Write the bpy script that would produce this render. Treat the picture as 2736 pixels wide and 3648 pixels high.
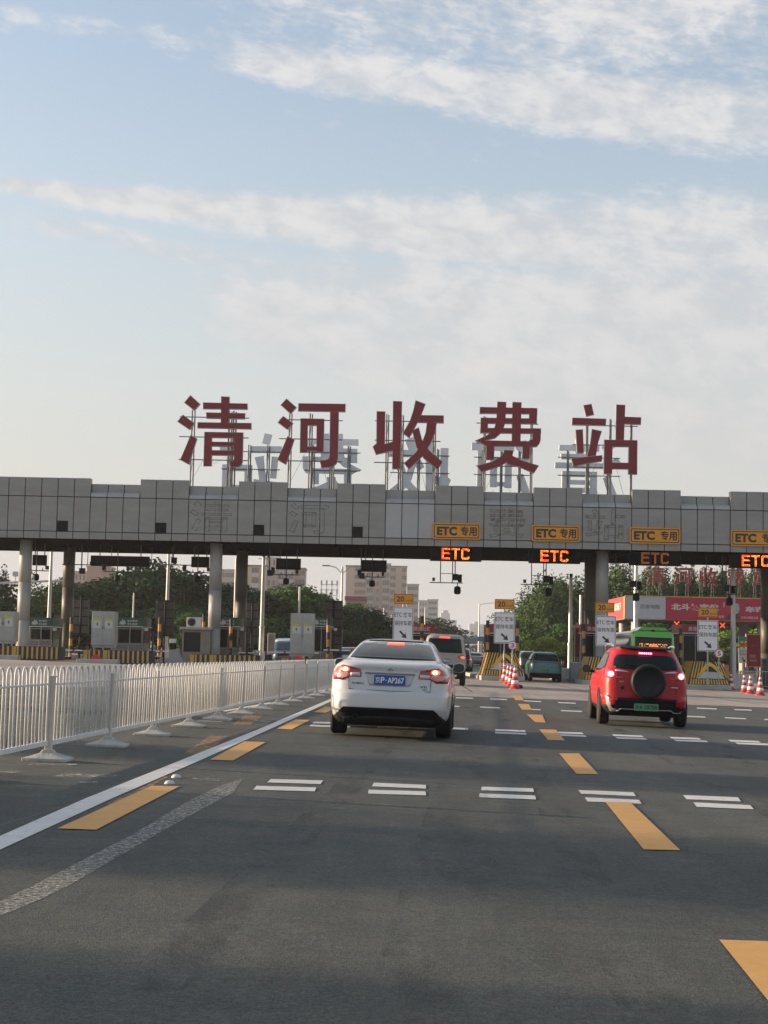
import bpy, bmesh, math, random
from mathutils import Vector, Matrix, Euler
R = math.radians
for o in list(bpy.data.objects): bpy.data.objects.remove(o)
scn = bpy.context.scene
COL = scn.collection
rng = random.Random(7)

# ---------------------------------------------------------------- camera
F = 5600.0; CX, CY = 1368.0, 1824.0           # focal length and centre in photo pixels
CAMH = 1.30
PITCH = math.atan(495/F); ROLL = R(1.17)
cam = bpy.data.cameras.new('camera'); camo = bpy.data.objects.new('camera', cam); COL.objects.link(camo)
cam.sensor_fit = 'VERTICAL'; cam.sensor_height = 36; cam.lens = 36*F/3648
cam.clip_start = 0.1; cam.clip_end = 6000
RM = Matrix.Rotation(math.pi/2+PITCH, 3, 'X') @ Matrix.Rotation(ROLL, 3, 'Z')
camo.location = (0, 0, CAMH); camo.rotation_euler = RM.to_euler()
scn.camera = camo
scn.render.resolution_x = 768; scn.render.resolution_y = 1024
scn.view_settings.view_transform = 'Standard'; scn.view_settings.look = 'None'
scn.view_settings.exposure = 0.9; scn.view_settings.gamma = 1
scn.render.engine = 'CYCLES'
scn.cycles.volume_bounces = 1; scn.cycles.transparent_max_bounces = 12

# ---------------------------------------------------------------- sky and sun
SUN_EL = R(10.5); SUN_PHI = R(10)              # low sun from the left, a little beyond
SUND = Vector((-math.cos(SUN_PHI)*math.cos(SUN_EL), math.sin(SUN_PHI)*math.cos(SUN_EL), math.sin(SUN_EL)))
world = bpy.data.worlds.new('World'); scn.world = world; world.use_nodes = True
nt = world.node_tree; nt.nodes.clear()
def N(t, **k):
    n = nt.nodes.new(t)
    for a, b in k.items(): setattr(n, a, b)
    return n
def L(a, b): nt.links.new(a, b)
def M_(op, a, b=None, c=None, clamp=False):
    n = N('ShaderNodeMath', operation=op); n.use_clamp = clamp
    for i, v in enumerate((a, b, c)):
        if v is None: continue
        if isinstance(v, (int, float)): n.inputs[i].default_value = v
        else: L(v, n.inputs[i])
    return n.outputs[0]
def RAMP(v, lo, hi, a=0.0, b=1.0):
    n = N('ShaderNodeMapRange'); n.interpolation_type = 'SMOOTHSTEP'; L(v, n.inputs[0])
    for i, q in zip((1, 2, 3, 4), (lo, hi, a, b)): n.inputs[i].default_value = q
    return n.outputs[0]
tc = N('ShaderNodeTexCoord'); sep = N('ShaderNodeSeparateXYZ'); L(tc.outputs['Generated'], sep.inputs[0])
dx, dy, dz = sep.outputs
hz = M_('SQRT', M_('ADD', M_('MULTIPLY', dx, dx), M_('MULTIPLY', dy, dy)))
el = M_('DIVIDE', dz, M_('MAXIMUM', hz, .05))                 # tangent of elevation
az = M_('ARCTAN2', dx, dy)                                    # 0 straight ahead, + to the right
sky = N('ShaderNodeTexSky', sky_type='NISHITA'); sky.sun_disc = False
sky.sun_elevation = SUN_EL; sky.sun_rotation = R(-80); sky.air_density = 1.15; sky.dust_density = 1.6; sky.ozone_density = 1.6; sky.altitude = 50
def noise(sx, sy, sc, det, rough, off=0.0, dist=0.0):
    cx = N('ShaderNodeCombineXYZ'); L(M_('MULTIPLY', az, sx), cx.inputs[0]); L(M_('MULTIPLY', M_('SUBTRACT', el, M_('MULTIPLY', az, -.16)), sy), cx.inputs[1]); cx.inputs[2].default_value = off
    n = N('ShaderNodeTexNoise'); n.inputs['Scale'].default_value = sc; n.inputs['Detail'].default_value = det; n.inputs['Roughness'].default_value = rough; n.inputs['Distortion'].default_value = dist
    L(cx.outputs[0], n.inputs['Vector']); return n.outputs[0]
n_big = noise(1, 1.8, 11, 7, .62, 1.7)
n_puff = noise(1, 1.6, 34, 6, .62, 4.1, .25)
n_rip = noise(1.0, 2.6, 105, 4, .55, 9.3, .4)
tex = M_('ADD', M_('ADD', M_('MULTIPLY', n_big, .34), M_('MULTIPLY', n_puff, .38)), M_('MULTIPLY', n_rip, .28))
def band(e0, slope, h0, hk, a0, a1, k, upk=1.0):
    """soft cloud bank: centre line e0+slope*az, half height h0+hk*az, fading in from a0 to a1"""
    d = M_('SUBTRACT', el, M_('ADD', M_('MULTIPLY', az, slope), e0))
    h = M_('MAXIMUM', M_('ADD', M_('MULTIPLY', az, hk), h0), .003)
    q = M_('DIVIDE', M_('ABSOLUTE', d), h)
    return M_('MULTIPLY', M_('MULTIPLY', RAMP(q, .35, 1.55, 1, 0), RAMP(az, a0, a1, 0, 1)), k)
bands = [band(.54, -.10, .155, .0, -.22, -.02, 1.0),        # top cloud sheet
         band(.372, -.121, .0185, .035, -.16, -.07, .98),   # puffy bank below it
         band(.275, -.054, .021, .062, -.60, -.15, .92),   # middle bank
         band(.208, -.114, .046, .18, -.17, -.06, .88),    # veil fanning out to the lower right
         band(.232, -.15, .008, .0, -.30, -.20, .55), band(.392, -.02, .010, .0, -.40, -.20, .48)]
acc = bands[0]
for b in bands[1:]: acc = M_('MAXIMUM', acc, b)
cl = RAMP(M_('ADD', M_('MULTIPLY', acc, .74), M_('MULTIPLY', M_('SUBTRACT', tex, .5), 2.0)), .14, .74)
cl = M_('MULTIPLY', cl, RAMP(el, .03, .15))
cc = N('ShaderNodeMix', data_type='RGBA'); cc.inputs[6].default_value = (2.75, 2.88, 3.06, 1); cc.inputs[7].default_value = (3.75, 3.70, 3.70, 1)
L(RAMP(n_puff, .35, .65), cc.inputs[0])
tint = N('ShaderNodeVectorMath', operation='MULTIPLY'); L(sky.outputs[0], tint.inputs[0]); tint.inputs[1].default_value = (1.42, 1.27, 1.25)
mx = N('ShaderNodeMix', data_type='RGBA'); L(M_('MULTIPLY', cl, .92), mx.inputs[0]); L(tint.outputs[0], mx.inputs[6]); L(cc.outputs[2], mx.inputs[7])
# the thick hazy air low over the city
hzm = N('ShaderNodeMix', data_type='RGBA'); hzm.inputs[7].default_value = (2.86, 2.84, 2.86, 1)
L(RAMP(el, -.02, .40, .98, .16), hzm.inputs[0]); L(mx.outputs[2], hzm.inputs[6])
bg = N('ShaderNodeBackground'); bg.inputs[1].default_value = .12; L(hzm.outputs[2], bg.inputs[0])
wo = N('ShaderNodeOutputWorld'); L(bg.outputs[0], wo.inputs[0])
sun = bpy.data.lights.new('sun', 'SUN'); sun.energy = 5.0; sun.angle = R(.55); sun.color = (1, .76, .52)
suno = bpy.data.objects.new('sun', sun); COL.objects.link(suno); suno.rotation_euler = (-SUND).to_track_quat('-Z', 'Y').to_euler()

# ---------------------------------------------------------------- helpers
C_FALL = .0225                                  # the plaza falls gently to the right
def gz(X, Y):
    k = 1 if Y < 120 else max(0, 1-(Y-120)/60)
    return -C_FALL*k*max(-26, min(26, X))
def ray(x, y): return RM @ Vector(((x-CX)/F, -(y-CY)/F, -1))
def P(x, y, Y):
    d = ray(x, y); t = Y/d.y; return Vector((0, 0, CAMH)) + d*t
def G(x, y, up=0.0):
    d = ray(x, y); t = -(CAMH-up)/(d.z + C_FALL*d.x); return Vector((0, 0, CAMH)) + d*t
def tag(o, label=None, cat=None, group=None, kind=None):
    if label: o['label'] = label
    if cat: o['category'] = cat
    if group: o['group'] = group
    if kind: o['kind'] = kind
    return o
def thing(name, loc=(0, 0, 0), label=None, cat=None, group=None, rz=0, tilt=False):
    o = bpy.data.objects.new(name, None); COL.objects.link(o); o.location = loc; o.empty_display_size = .2
    o.rotation_euler = (0, math.atan(C_FALL) if tilt else 0, rz)
    return tag(o, label, cat, group)
def kids(o): return [c for c in bpy.data.objects if c.parent == o]
def dup(root, loc=None, label=None, rz=None, group=None, kl=None):
    if kl is None: kl = {}
    def cp(o, par):
        c = o.copy(); COL.objects.link(c); c.parent = par
        for ch in kids(o): cp(ch, c)
        return c
    r = cp(root, None)
    if loc is not None: r.location = loc
    if rz is not None: r.rotation_euler = (r.rotation_euler[0], r.rotation_euler[1], rz)
    if label: r['label'] = label
    if group: r['group'] = group
    return r

class MB:
    def __init__(s): s.v = []; s.f = []; s.m = []; s.mi = 0
    def add(s, vs, fs):
        n = len(s.v); s.v += [tuple(v) for v in vs]; s.f += [tuple(i+n for i in f) for f in fs]; s.m += [s.mi]*len(fs); return s
    def box(s, a, b, c=None, rz=0):
        # a..b opposite corners
        x0, y0, z0 = a; x1, y1, z1 = b
        vs = [Vector((x, y, z)) for z in (z0, z1) for x, y in ((x0, y0), (x1, y0), (x1, y1), (x0, y1))]
        if rz:
            cxy = Vector(((x0+x1)/2, (y0+y1)/2, 0)); m = Matrix.Rotation(rz, 3, 'Z'); vs = [m@(v-cxy)+cxy for v in vs]
        return s.add(vs, [(3, 2, 1, 0), (4, 5, 6, 7), (0, 1, 5, 4), (1, 2, 6, 5), (2, 3, 7, 6), (3, 0, 4, 7)])
    def cbox(s, c, d, rz=0):
        return s.box((c[0]-d[0]/2, c[1]-d[1]/2, c[2]-d[2]/2), (c[0]+d[0]/2, c[1]+d[1]/2, c[2]+d[2]/2), rz=rz)
    def tube(s, p, q, r0, r1=None, n=10, caps=True):
        p = Vector(p); q = Vector(q); r1 = r0 if r1 is None else r1
        d = (q-p).normalized(); u = d.orthogonal().normalized(); w = d.cross(u)
        vs = []
        for c, r in ((p, r0), (q, r1)):
            for i in range(n):
                a = 2*math.pi*i/n; vs.append(c+(u*math.cos(a)+w*math.sin(a))*r)
        fs = [(i, (i+1) % n, n+(i+1) % n, n+i) for i in range(n)]
        if caps: fs += [tuple(range(n))[::-1], tuple(range(n, 2*n))]
        return s.add(vs, fs)
    def path(s, pts, r, n=8):
        pts = [Vector(p) for p in pts]; vs = []; m = len(pts)
        up = None
        for i, p in enumerate(pts):
            d = (pts[min(i+1, m-1)]-pts[max(i-1, 0)]).normalized()
            u = d.orthogonal().normalized() if up is None else (up-d*up.dot(d)).normalized()
            up = u; w = d.cross(u)
            vs += [p+(u*math.cos(2*math.pi*k/n)+w*math.sin(2*math.pi*k/n))*r for k in range(n)]
        fs = [(i*n+k, i*n+(k+1) % n, (i+1)*n+(k+1) % n, (i+1)*n+k) for i in range(m-1) for k in range(n)]
        fs += [tuple(range(n))[::-1], tuple(range((m-1)*n, m*n))]
        return s.add(vs, fs)
    def prism(s, poly, d):
        # poly: list of 3D points (planar), d: extrusion vector
        n = len(poly); d = Vector(d); p = [Vector(q) for q in poly]
        return s.add(p+[q+d for q in p], [tuple(range(n)), tuple(range(n, 2*n))[::-1]]+[(i, n+i, n+(i+1) % n, (i+1) % n) for i in range(n)])
    def lathe(s, prof, c=(0, 0, 0), n=24, axis='Z'):
        vs = []; c = Vector(c)
        for r, h in prof:
            for i in range(n):
                a = 2*math.pi*i/n; x, y = r*math.cos(a), r*math.sin(a)
                vs.append(c+Vector({'Z': (x, y, h), 'Y': (x, h, y), 'X': (h, x, y)}[axis]))
        m = len(prof)
        fs = [(i*n+k, i*n+(k+1) % n, (i+1)*n+(k+1) % n, (i+1)*n+k) for i in range(m-1) for k in range(n)]
        fs += [tuple(range(n))[::-1], tuple(range((m-1)*n, m*n))]
        return s.add(vs, fs)
    def build(s, name, mat, parent=None, off=None, smooth=False, bevel=0, fix=True):
        off = Vector(off) if off is not None else Vector((0, 0, 0))
        me = bpy.data.meshes.new(name); me.from_pydata([tuple(Vector(v)-off) for v in s.v], [], s.f)
        mats = mat if isinstance(mat, (list, tuple)) else [mat]
        for m in mats: me.materials.append(m)
        if len(mats) > 1: me.polygons.foreach_set('material_index', s.m)
        if fix:
            bm = bmesh.new(); bm.from_mesh(me)
            bmesh.ops.recalc_face_normals(bm, faces=bm.faces)
            bm.to_mesh(me); bm.free()
        if smooth: me.polygons.foreach_set('use_smooth', [True]*len(me.polygons))
        me.update()
        o = bpy.data.objects.new(name, me); COL.objects.link(o)
        if parent is not None: o.parent = parent
        if bevel:
            b = o.modifiers.new('bevel', 'BEVEL'); b.width = bevel; b.segments = 2; b.limit_method = 'ANGLE'; b.angle_limit = R(40)
        return o

_tc = {}
def text_geo(s, bold=0.0):
    k = (s, bold)
    if k in _tc: return _tc[k]
    cu = bpy.data.curves.new('t', 'FONT'); cu.body = s; cu.offset = bold; cu.resolution_u = 3; cu.size = 1
    o = bpy.data.objects.new('t', cu); COL.objects.link(o)
    bpy.context.view_layer.update()
    me = bpy.data.meshes.new_from_object(o.evaluated_get(bpy.context.evaluated_depsgraph_get()))
    vs = [(v.co.x, v.co.y) for v in me.vertices]; fs = [tuple(p.vertices) for p in me.polygons]
    bpy.data.objects.remove(o); bpy.data.curves.remove(cu); bpy.data.meshes.remove(me)
    _tc[k] = (vs, fs); return _tc[k]
def put_text(mb, s, x0, x1, z0, z1, fn, bold=0.0, keep=False):
    """fit text in the box x0..x1, z0..z1; fn(x,z) -> 3D point"""
    vs, fs = text_geo(s, bold)
    if not vs: return
    a0 = min(v[0] for v in vs); a1 = max(v[0] for v in vs); b0 = min(v[1] for v in vs); b1 = max(v[1] for v in vs)
    mb.add([fn(x0+(v[0]-a0)/(a1-a0)*(x1-x0), z0+(v[1]-b0)/(b1-b0)*(z1-z0)) for v in vs], fs)

# ---------------------------------------------------------------- materials
_m = {}
def mat(name, col, rough=.6, metal=0., var=.0, scale=3., bump=0., bscale=40., emit=None, es=0., coat=0., spec=.5, alpha=None, stretch=(1, 1, 1), var2=None, trans=0.):
    if name in _m: return _m[name]
    m = bpy.data.materials.new(name); m.use_nodes = True; _m[name] = m
    t = m.node_tree; b = t.nodes['Principled BSDF']
    b.inputs['Roughness'].default_value = rough; b.inputs['Metallic'].default_value = metal
    b.inputs['Coat Weight'].default_value = coat; b.inputs['Coat Roughness'].default_value = .06
    b.inputs['Specular IOR Level'].default_value = spec
    b.inputs['Base Color'].default_value = (*col, 1); b.inputs['Transmission Weight'].default_value = trans
    if emit: b.inputs['Emission Color'].default_value = (*emit, 1); b.inputs['Emission Strength'].default_value = es
    if var or bump or alpha:
        c = t.nodes.new('ShaderNodeTexCoord'); mp = t.nodes.new('ShaderNodeMapping'); mp.inputs['Scale'].default_value = stretch
        t.links.new(c.outputs['Object'], mp.inputs[0])
    if var:
        n = t.nodes.new('ShaderNodeTexNoise'); n.inputs['Scale'].default_value = scale; n.inputs['Detail'].default_value = 7; n.inputs['Roughness'].default_value = .65
        t.links.new(mp.outputs[0], n.inputs['Vector'])
        mr = t.nodes.new('ShaderNodeMapRange'); mr.inputs[1].default_value = .3; mr.inputs[2].default_value = .7; t.links.new(n.outputs[0], mr.inputs[0])
        mx = t.nodes.new('ShaderNodeMix'); mx.data_type = 'RGBA'
        lo = var2 if var2 else tuple(x*(1-var) for x in col)
        mx.inputs[6].default_value = (*lo, 1); mx.inputs[7].default_value = (*[min(1, x*(1+(0 if var2 else var))) for x in col], 1)
        t.links.new(mr.outputs[0], mx.inputs[0]); t.links.new(mx.outputs[2], b.inputs['Base Color'])
    if bump:
        n = t.nodes.new('ShaderNodeTexNoise'); n.inputs['Scale'].default_value = bscale; n.inputs['Detail'].default_value = 4
        t.links.new(mp.outputs[0], n.inputs['Vector'])
        bp = t.nodes.new('ShaderNodeBump'); bp.inputs['Strength'].default_value = bump; bp.inputs['Distance'].default_value = .02
        t.links.new(n.outputs[0], bp.inputs['Height']); t.links.new(bp.outputs[0], b.inputs['Normal'])
    if alpha:
        lo, hi, sc = alpha
        n = t.nodes.new('ShaderNodeTexNoise'); n.inputs['Scale'].default_value = sc; n.inputs['Detail'].default_value = 8; n.inputs['Roughness'].default_value = .75
        t.links.new(mp.outputs[0], n.inputs['Vector'])
        mr = t.nodes.new('ShaderNodeMapRange'); mr.inputs[1].default_value = lo; mr.inputs[2].default_value = hi; t.links.new(n.outputs[0], mr.inputs[0])
        t.links.new(mr.outputs[0], b.inputs['Alpha'])
    return m

A_BLACK = mat('black_metal', (.009, .010, .011), .6, spec=.12)
A_DARK = mat('dark_paint', (.022, .024, .026), .6, spec=.2, var=.3, scale=5)
A_FRM = mat('weathered_frame', (.15, .165, .175), .6, .2, var=.25, scale=4)
A_STEEL = mat('galvanised_steel', (.34, .36, .37), .45, .6, var=.25, scale=6)
A_GREY = mat('grey_paint', (.30, .31, .31), .5, var=.15, scale=3)
A_LGREY = mat('light_grey_paint', (.55, .56, .55), .5, var=.1, scale=3)
A_WHITE = mat('white_sheet', (.72, .73, .74), .45, var=.06, scale=8)
A_YEL = mat('yellow_sheet', (.68, .29, .02), .5, var=.12, scale=6)
A_SYEL = mat('stripe_yellow', (.58, .36, .06), .6, var=.25, scale=7)
A_SBLK = mat('stripe_black', (.025, .025, .025), .6, var=.3, scale=7)
A_TXT = mat('lettering_black', (.03, .03, .03), .6)
A_CONC = mat('island_concrete', (.36, .35, .32), .85, var=.2, scale=3, bump=.2)
A_RED = mat('banner_red', (.45, .025, .045), .55, var=.12, scale=2)
A_GLASS = mat('dark_glass', (.010, .015, .014), .14, spec=.22)
A_RUB = mat('tyre_rubber', (.016, .016, .017), .85, var=.25, scale=12)
# ================================================================ GROUND
def sheet(name, xs, ys, up, m, label=None, kind='structure', poly=None):
    mb = MB(); nx, ny = len(xs), len(ys)
    mb.add([(x, y, gz(x, y)+up) for y in ys for x in xs], [(j*nx+i, j*nx+i+1, (j+1)*nx+i+1, (j+1)*nx+i) for j in range(ny-1) for i in range(nx-1)])
    o = mb.build(name, m, fix=False); tag(o, label, None, None, kind); return o
def asphalt(name, base, lite, grain=1.):
    m = bpy.data.materials.new(name); m.use_nodes = True; t = m.node_tree; b = t.nodes['Principled BSDF']
    c = t.nodes.new('ShaderNodeTexCoord')
    def nz(sc, det, ro, st=(1, 1, 1)):
        mp = t.nodes.new('ShaderNodeMapping'); mp.inputs['Scale'].default_value = st; t.links.new(c.outputs['Object'], mp.inputs[0])
        n = t.nodes.new('ShaderNodeTexNoise'); n.inputs['Scale'].default_value = sc; n.inputs['Detail'].default_value = det; n.inputs['Roughness'].default_value = ro
        t.links.new(mp.outputs[0], n.inputs['Vector']); return n.outputs[0]
    def mr(v, a, bb, lo=0., hi=1.):
        n = t.nodes.new('ShaderNodeMapRange'); t.links.new(v, n.inputs[0])
        for i, q in zip((1, 2, 3, 4), (a, bb, lo, hi)): n.inputs[i].default_value = q
        return n.outputs[0]
    def mul(a, bb):
        n = t.nodes.new('ShaderNodeMath'); n.operation = 'MULTIPLY'; t.links.new(a, n.inputs[0])
        if isinstance(bb, float): n.inputs[1].default_value = bb
        else: t.links.new(bb, n.inputs[1])
        return n.outputs[0]
    v = mul(mul(mul(mr(nz(95, 3, .7), .3, .7, 1-.5*grain, 1+.55*grain), mr(nz(34, 3, .7), .35, .65, 1-.26*grain, 1+.26*grain)), mr(nz(9, 5, .7), .3, .7, .84, 1.16)), mr(nz(.5, 4, .6, (1, .35, 1)), .3, .7, .80, 1.2))
    v = mul(v, mr(nz(1.1, 4, .6, (1.6, .10, 1)), .3, .7, .82, 1.12))       # tyre polished streaks along the lanes
    mx = t.nodes.new('ShaderNodeMix'); mx.data_type = 'RGBA'; mx.inputs[6].default_value = (*base, 1); mx.inputs[7].default_value = (*lite, 1)
    t.links.new(mr(nz(2.2, 5, .7), .35, .7), mx.inputs[0])
    sc = t.nodes.new('ShaderNodeVectorMath'); sc.operation = 'SCALE'; t.links.new(mx.outputs[2], sc.inputs[0]); t.links.new(v, sc.inputs['Scale'])
    t.links.new(sc.outputs[0], b.inputs['Base Color']); b.inputs['Roughness'].default_value = .82
    bp = t.nodes.new('ShaderNodeBump'); bp.inputs['Strength'].default_value = .55*grain; bp.inputs['Distance'].default_value = .012
    t.links.new(nz(80, 3, .7), bp.inputs['Height']); t.links.new(bp.outputs[0], b.inputs['Normal'])
    return m
M_ASPH = asphalt('asphalt', (.046, .056, .050), (.077, .078, .066), 1.25)
M_CONC = asphalt('apron_concrete', (.30, .262, .225), (.36, .315, .27), .35)
M_SOIL = mat('verge_soil', (.10, .10, .06), .95, var=.4, scale=.8)
XS = [-900, -300, -120, -60, -26, -20, -14, -8, -4, 0, 4, 8, 14, 20, 26, 60, 120, 300, 900]
sheet('ground', XS, [-60, 0, 60, 120, 150, 180, 300, 900, 2400], -.03, M_SOIL)
sheet('road', [-40, -26, -13, 0, 13, 26, 40], [-30, 0, 30, 60, 90, 120], 0, M_ASPH)
# pale concrete apron, its near edge measured in the photo
mb = MB()
edge = [(-40, 36), (-26, 38.5), (-8.6, 41), (-5.5, 45.5), (2.2, 49.3), (12.7, 51.5), (26, 53.5), (40, 55)]
fy = [62, 80, 100, 120]
nx = len(edge)
mb.add([(x, y, gz(x, y)+.004) for x, y in edge]+[(x, q, gz(x, q)+.004) for q in fy for x, y in edge], [(j*nx+i, j*nx+i+1, (j+1)*nx+i+1, (j+1)*nx+i) for j in range(len(fy)) for i in range(nx-1)])
tag(mb.build('apron_pavement', M_CONC, fix=False), kind='structure')
sheet('road_beyond', [-32, -26, -13, 0, 13, 26, 60, 120], [120, 135, 150, 165, 180, 300, 420, 700], .004, M_ASPH)
M_TAR = mat('tar_seam', (.05, .048, .045), .8, alpha=(.30, .45, 6))
mb = MB()
def strip(mb, pts, w, up):
    for a, b in zip(pts[:-1], pts[1:]):
        a = Vector((a[0], a[1], 0)); b = Vector((b[0], b[1], 0)); d = (b-a).normalized(); n = Vector((-d.y, d.x, 0))*w/2
        q = [a-n, b-n, b+n, a+n]; mb.add([(p.x, p.y, gz(p.x, p.y)+up) for p in q], [(0, 1, 2, 3)])
for y in (57.5, 63.5, 70, 76.5): strip(mb, [(-26, y-1.3), (-13, y-.7), (0, y), (13, y+.7), (26, y+1.4)], .07, .006)
for x in (-16, -11, -6.5, -1.6, 3.2, 8.2, 13.2, 18.2, 23): strip(mb, [(x, 55.0), (x+.5, 82)], .06, .007)
tag(mb.build('pavement_joints', M_TAR, fix=False), kind='structure')

# ================================================================ PAINTED MARKINGS (each point found from the photo, laid on the ground)
M_MW = mat('marking_white', (.62, .62, .58), .7, var=.12, scale=9, alpha=(.32, .40, 22))
M_MY = mat('marking_yellow', (.63, .335, .085), .7, var=.10, scale=9, alpha=(.2, .3, 30))
M_WORN = mat('marking_yellow_worn', (.42, .25, .11), .8, var=.2, scale=9, alpha=(.42, .58, 14), stretch=(1, 3, 1))
M_WWORN = mat('marking_white_worn', (.45, .44, .40), .8, alpha=(.46, .62, 9))
M_AGG = mat('exposed_aggregate', (.36, .36, .32), .9, var=.5, scale=60, alpha=(.40, .62, 26), bump=.6, bscale=60)
def quads(name, lst, up, m):
    mb = MB()
    for q in lst:
        pts = [G(x, y) for x, y in q]; k = len(pts)
        mb.add([(p.x, p.y, p.z+up) for p in pts], [tuple(range(k))])
    tag(mb.build(name, m, fix=False), kind='structure')
def C5(l): return [(1500+x*.7450, 2350+y*.7450) for x, y in l]
ROWA = [[(965, 2777), (1151, 2782), (1142, 2795), (951, 2789)], [(914, 2801), (1127, 2807), (1121, 2821), (902, 2815)],
        [(1332, 2790), (1517, 2798), (1518, 2811), (1325, 2803)], [(1313, 2815), (1516, 2821), (1518, 2835), (1311, 2829)],
        [(1716, 2804), (1899, 2810), (1902, 2823), (1714, 2817)], [(1709, 2828), (1906, 2836), (1910, 2850), (1706, 2842)],
        [(2060, 2816), (2256, 2824), (2266, 2838), (2070, 2829)], [(2083, 2842), (2276, 2851), (2286, 2865), (2092, 2857)],
        [(2433, 2834), (2629, 2842), (2640, 2857), (2446, 2849)], [(2470, 2860), (2672, 2870), (2686, 2885), (2482, 2876)]]
def bar(x0, y0, x1, y1, h, sk=0): return C5([(x0, y0), (x1, y1), (x1+sk, y1+h), (x0+sk, y0+h)])
ROWB = [bar(355, 334, 498, 339, 8, 1), bar(353, 346, 503, 352, 8, 2), bar(640, 345, 770, 350, 8, 8), bar(660, 357, 785, 363, 8, 8),
        bar(912, 358, 1056, 364, 8, 10), bar(928, 371, 1072, 376, 8, 11), bar(1187, 370, 1328, 376, 8, 12), bar(1207, 383, 1362, 389, 8, 13),
        bar(1467, 384, 1612, 390, 9, 14), bar(1500, 397, 1700, 404, 9, 15), bar(1760, 400, 1900, 406, 9, 15)]
ROWB += [[(1118, 2572), (1260, 2576), (1256, 2582), (1112, 2578)], [(1108, 2582), (1250, 2587), (1246, 2593), (1102, 2588)],
         [(1350, 2578), (1460, 2582), (1460, 2588), (1350, 2584)], [(1344, 2588), (1455, 2592), (1455, 2599), (1344, 2594)], [(1600, 2592), (1668, 2595), (1668, 2602), (1600, 2599)]]
ROWC = [bar(x0, y0, x1, y1, 5, 3) for x0, y0, x1, y1 in ((280, 225, 375, 229), (525, 236, 570, 238), (668, 242, 768, 246), (1265, 269, 1358, 273), (1452, 276, 1553, 281), (100, 219, 183, 222), (1640, 284, 1740, 288), (860, 250, 960, 254), (1060, 259, 1160, 264),
                                                     (165, 180, 248, 183), (330, 186, 410, 189), (490, 195, 573, 199), (655, 203, 738, 207), (1318, 230, 1413, 234), (1497, 237, 1580, 240), (1660, 244, 1745, 248), (820, 209, 905, 213), (990, 216, 1075, 220), (1150, 223, 1240, 227), (0, 172, 85, 177))]
quads('white_road_markings', ROWA+ROWB+ROWC, .005, M_MW)
YR = [[(2156, 2859), (2245, 2860), (2424, 3032), (2293, 3029)], C5([(660, 450), (755, 450), (848, 550), (743, 548)]), C5([(565, 335), (645, 336), (687, 388), (607, 386)]),
      C5([(505, 263), (580, 265), (596, 303), (545, 300)]), C5([(463, 213), (515, 213), (530, 241), (482, 240)]), C5([(435, 172), (478, 173), (492, 196), (452, 195)]),
      [(2562, 3352), (2742, 3358), (3080, 3720), (2850, 3712)]]
YL = [[(541, 2801), (639, 2804), (342, 2959), (205, 2954)], [(870, 2643), (948, 2645), (831, 2711), (748, 2708)], [(1053, 2564), (1104, 2566), (1039, 2600), (986, 2597)],
      [(1160, 2518), (1200, 2519), (1160, 2540), (1117, 2538)], [(-560, 3360), (-330, 3372), (-900, 3640), (-1170, 3620)]]
quads('yellow_road_dashes', YR+YL, .0065, M_MY)
quads('worn_yellow_dashes', [[(748, 2622), (815, 2623), (725, 2686), (654, 2685)], [(874, 2548), (937, 2550), (891, 2583), (830, 2582)], [(590, 2766), (600, 2768), (420, 2868), (380, 2866)],
      [(60, 2510), (150, 2508), (100, 2522), (0, 2524)], [(215, 2487), (360, 2478), (350, 2486), (210, 2496)], [(218, 2545), (275, 2540), (260, 2550), (210, 2555)], [(320, 2604), (385, 2590), (375, 2604), (330, 2610)]], .003, M_WORN)
quads('worn_white_patches', [[(230, 2755), (420, 2762), (400, 2772), (190, 2768)], [(290, 2782), (350, 2786), (340, 2796), (280, 2790)], [(-20, 2748), (80, 2745), (70, 2754), (-20, 2756)], [(690, 2772), (790, 2776), (780, 2783), (660, 2780)],
      [(700, 2566), (795, 2568), (790, 2573), (700, 2572)], [(905, 2564), (975, 2566), (960, 2576), (900, 2574)], [(110, 2720), (280, 2722), (270, 2727), (100, 2726)], [(0, 2476), (160, 2470), (158, 2474), (0, 2481)], [(1110, 2492), (1150, 2494), (1150, 2498), (1105, 2496)]], .0035, M_WWORN)
quads('white_edge_line', [[(-800, 3300), (0, 2980), (0, 3029), (-800, 3385)], [(0, 2980), (306, 2845), (400, 2845), (0, 3029)], [(306, 2845), (612, 2722), (701, 2715), (400, 2845)], [(612, 2722), (917, 2600), (958, 2600), (701, 2715)], [(917, 2600), (1182, 2488), (1199, 2490), (958, 2600)], [(1182, 2488), (1330, 2428), (1338, 2430), (1199, 2490)],
      [(790, 2533), (960, 2503), (970, 2505), (805, 2535)]], .004, M_MW)
quads('aggregate_strip', [[(-60, 3290), (-60, 3240), (100, 3165), (470, 2975), (549, 2978), (259, 3148), (155, 3200)], [(470, 2975), (665, 2858), (785, 2800), (865, 2775), (830, 2825), (705, 2890), (549, 2978)]], .002, M_AGG)
M_OIL = mat('oil_stain', (.034, .038, .035), .6, alpha=(.50, .78, 1.3), stretch=(1.5, .35, 1))
def lane_stain(xc, y0, y1, w):
    mb = MB(); n = 8
    for k in range(n):
        a = y0+(y1-y0)*k/n; b = y0+(y1-y0)*(k+1)/n; X = lambda q: xc+.06*q
        mb.add([(X(a)-w/2, a, gz(X(a), a)+.001), (X(a)+w/2, a, gz(X(a), a)+.001), (X(b)+w/2, b, gz(X(b), b)+.001), (X(b)-w/2, b, gz(X(b), b)+.001)], [(0, 1, 2, 3)])
    tag(mb.build('oil_stains', M_OIL, fix=False), kind='structure')
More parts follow.
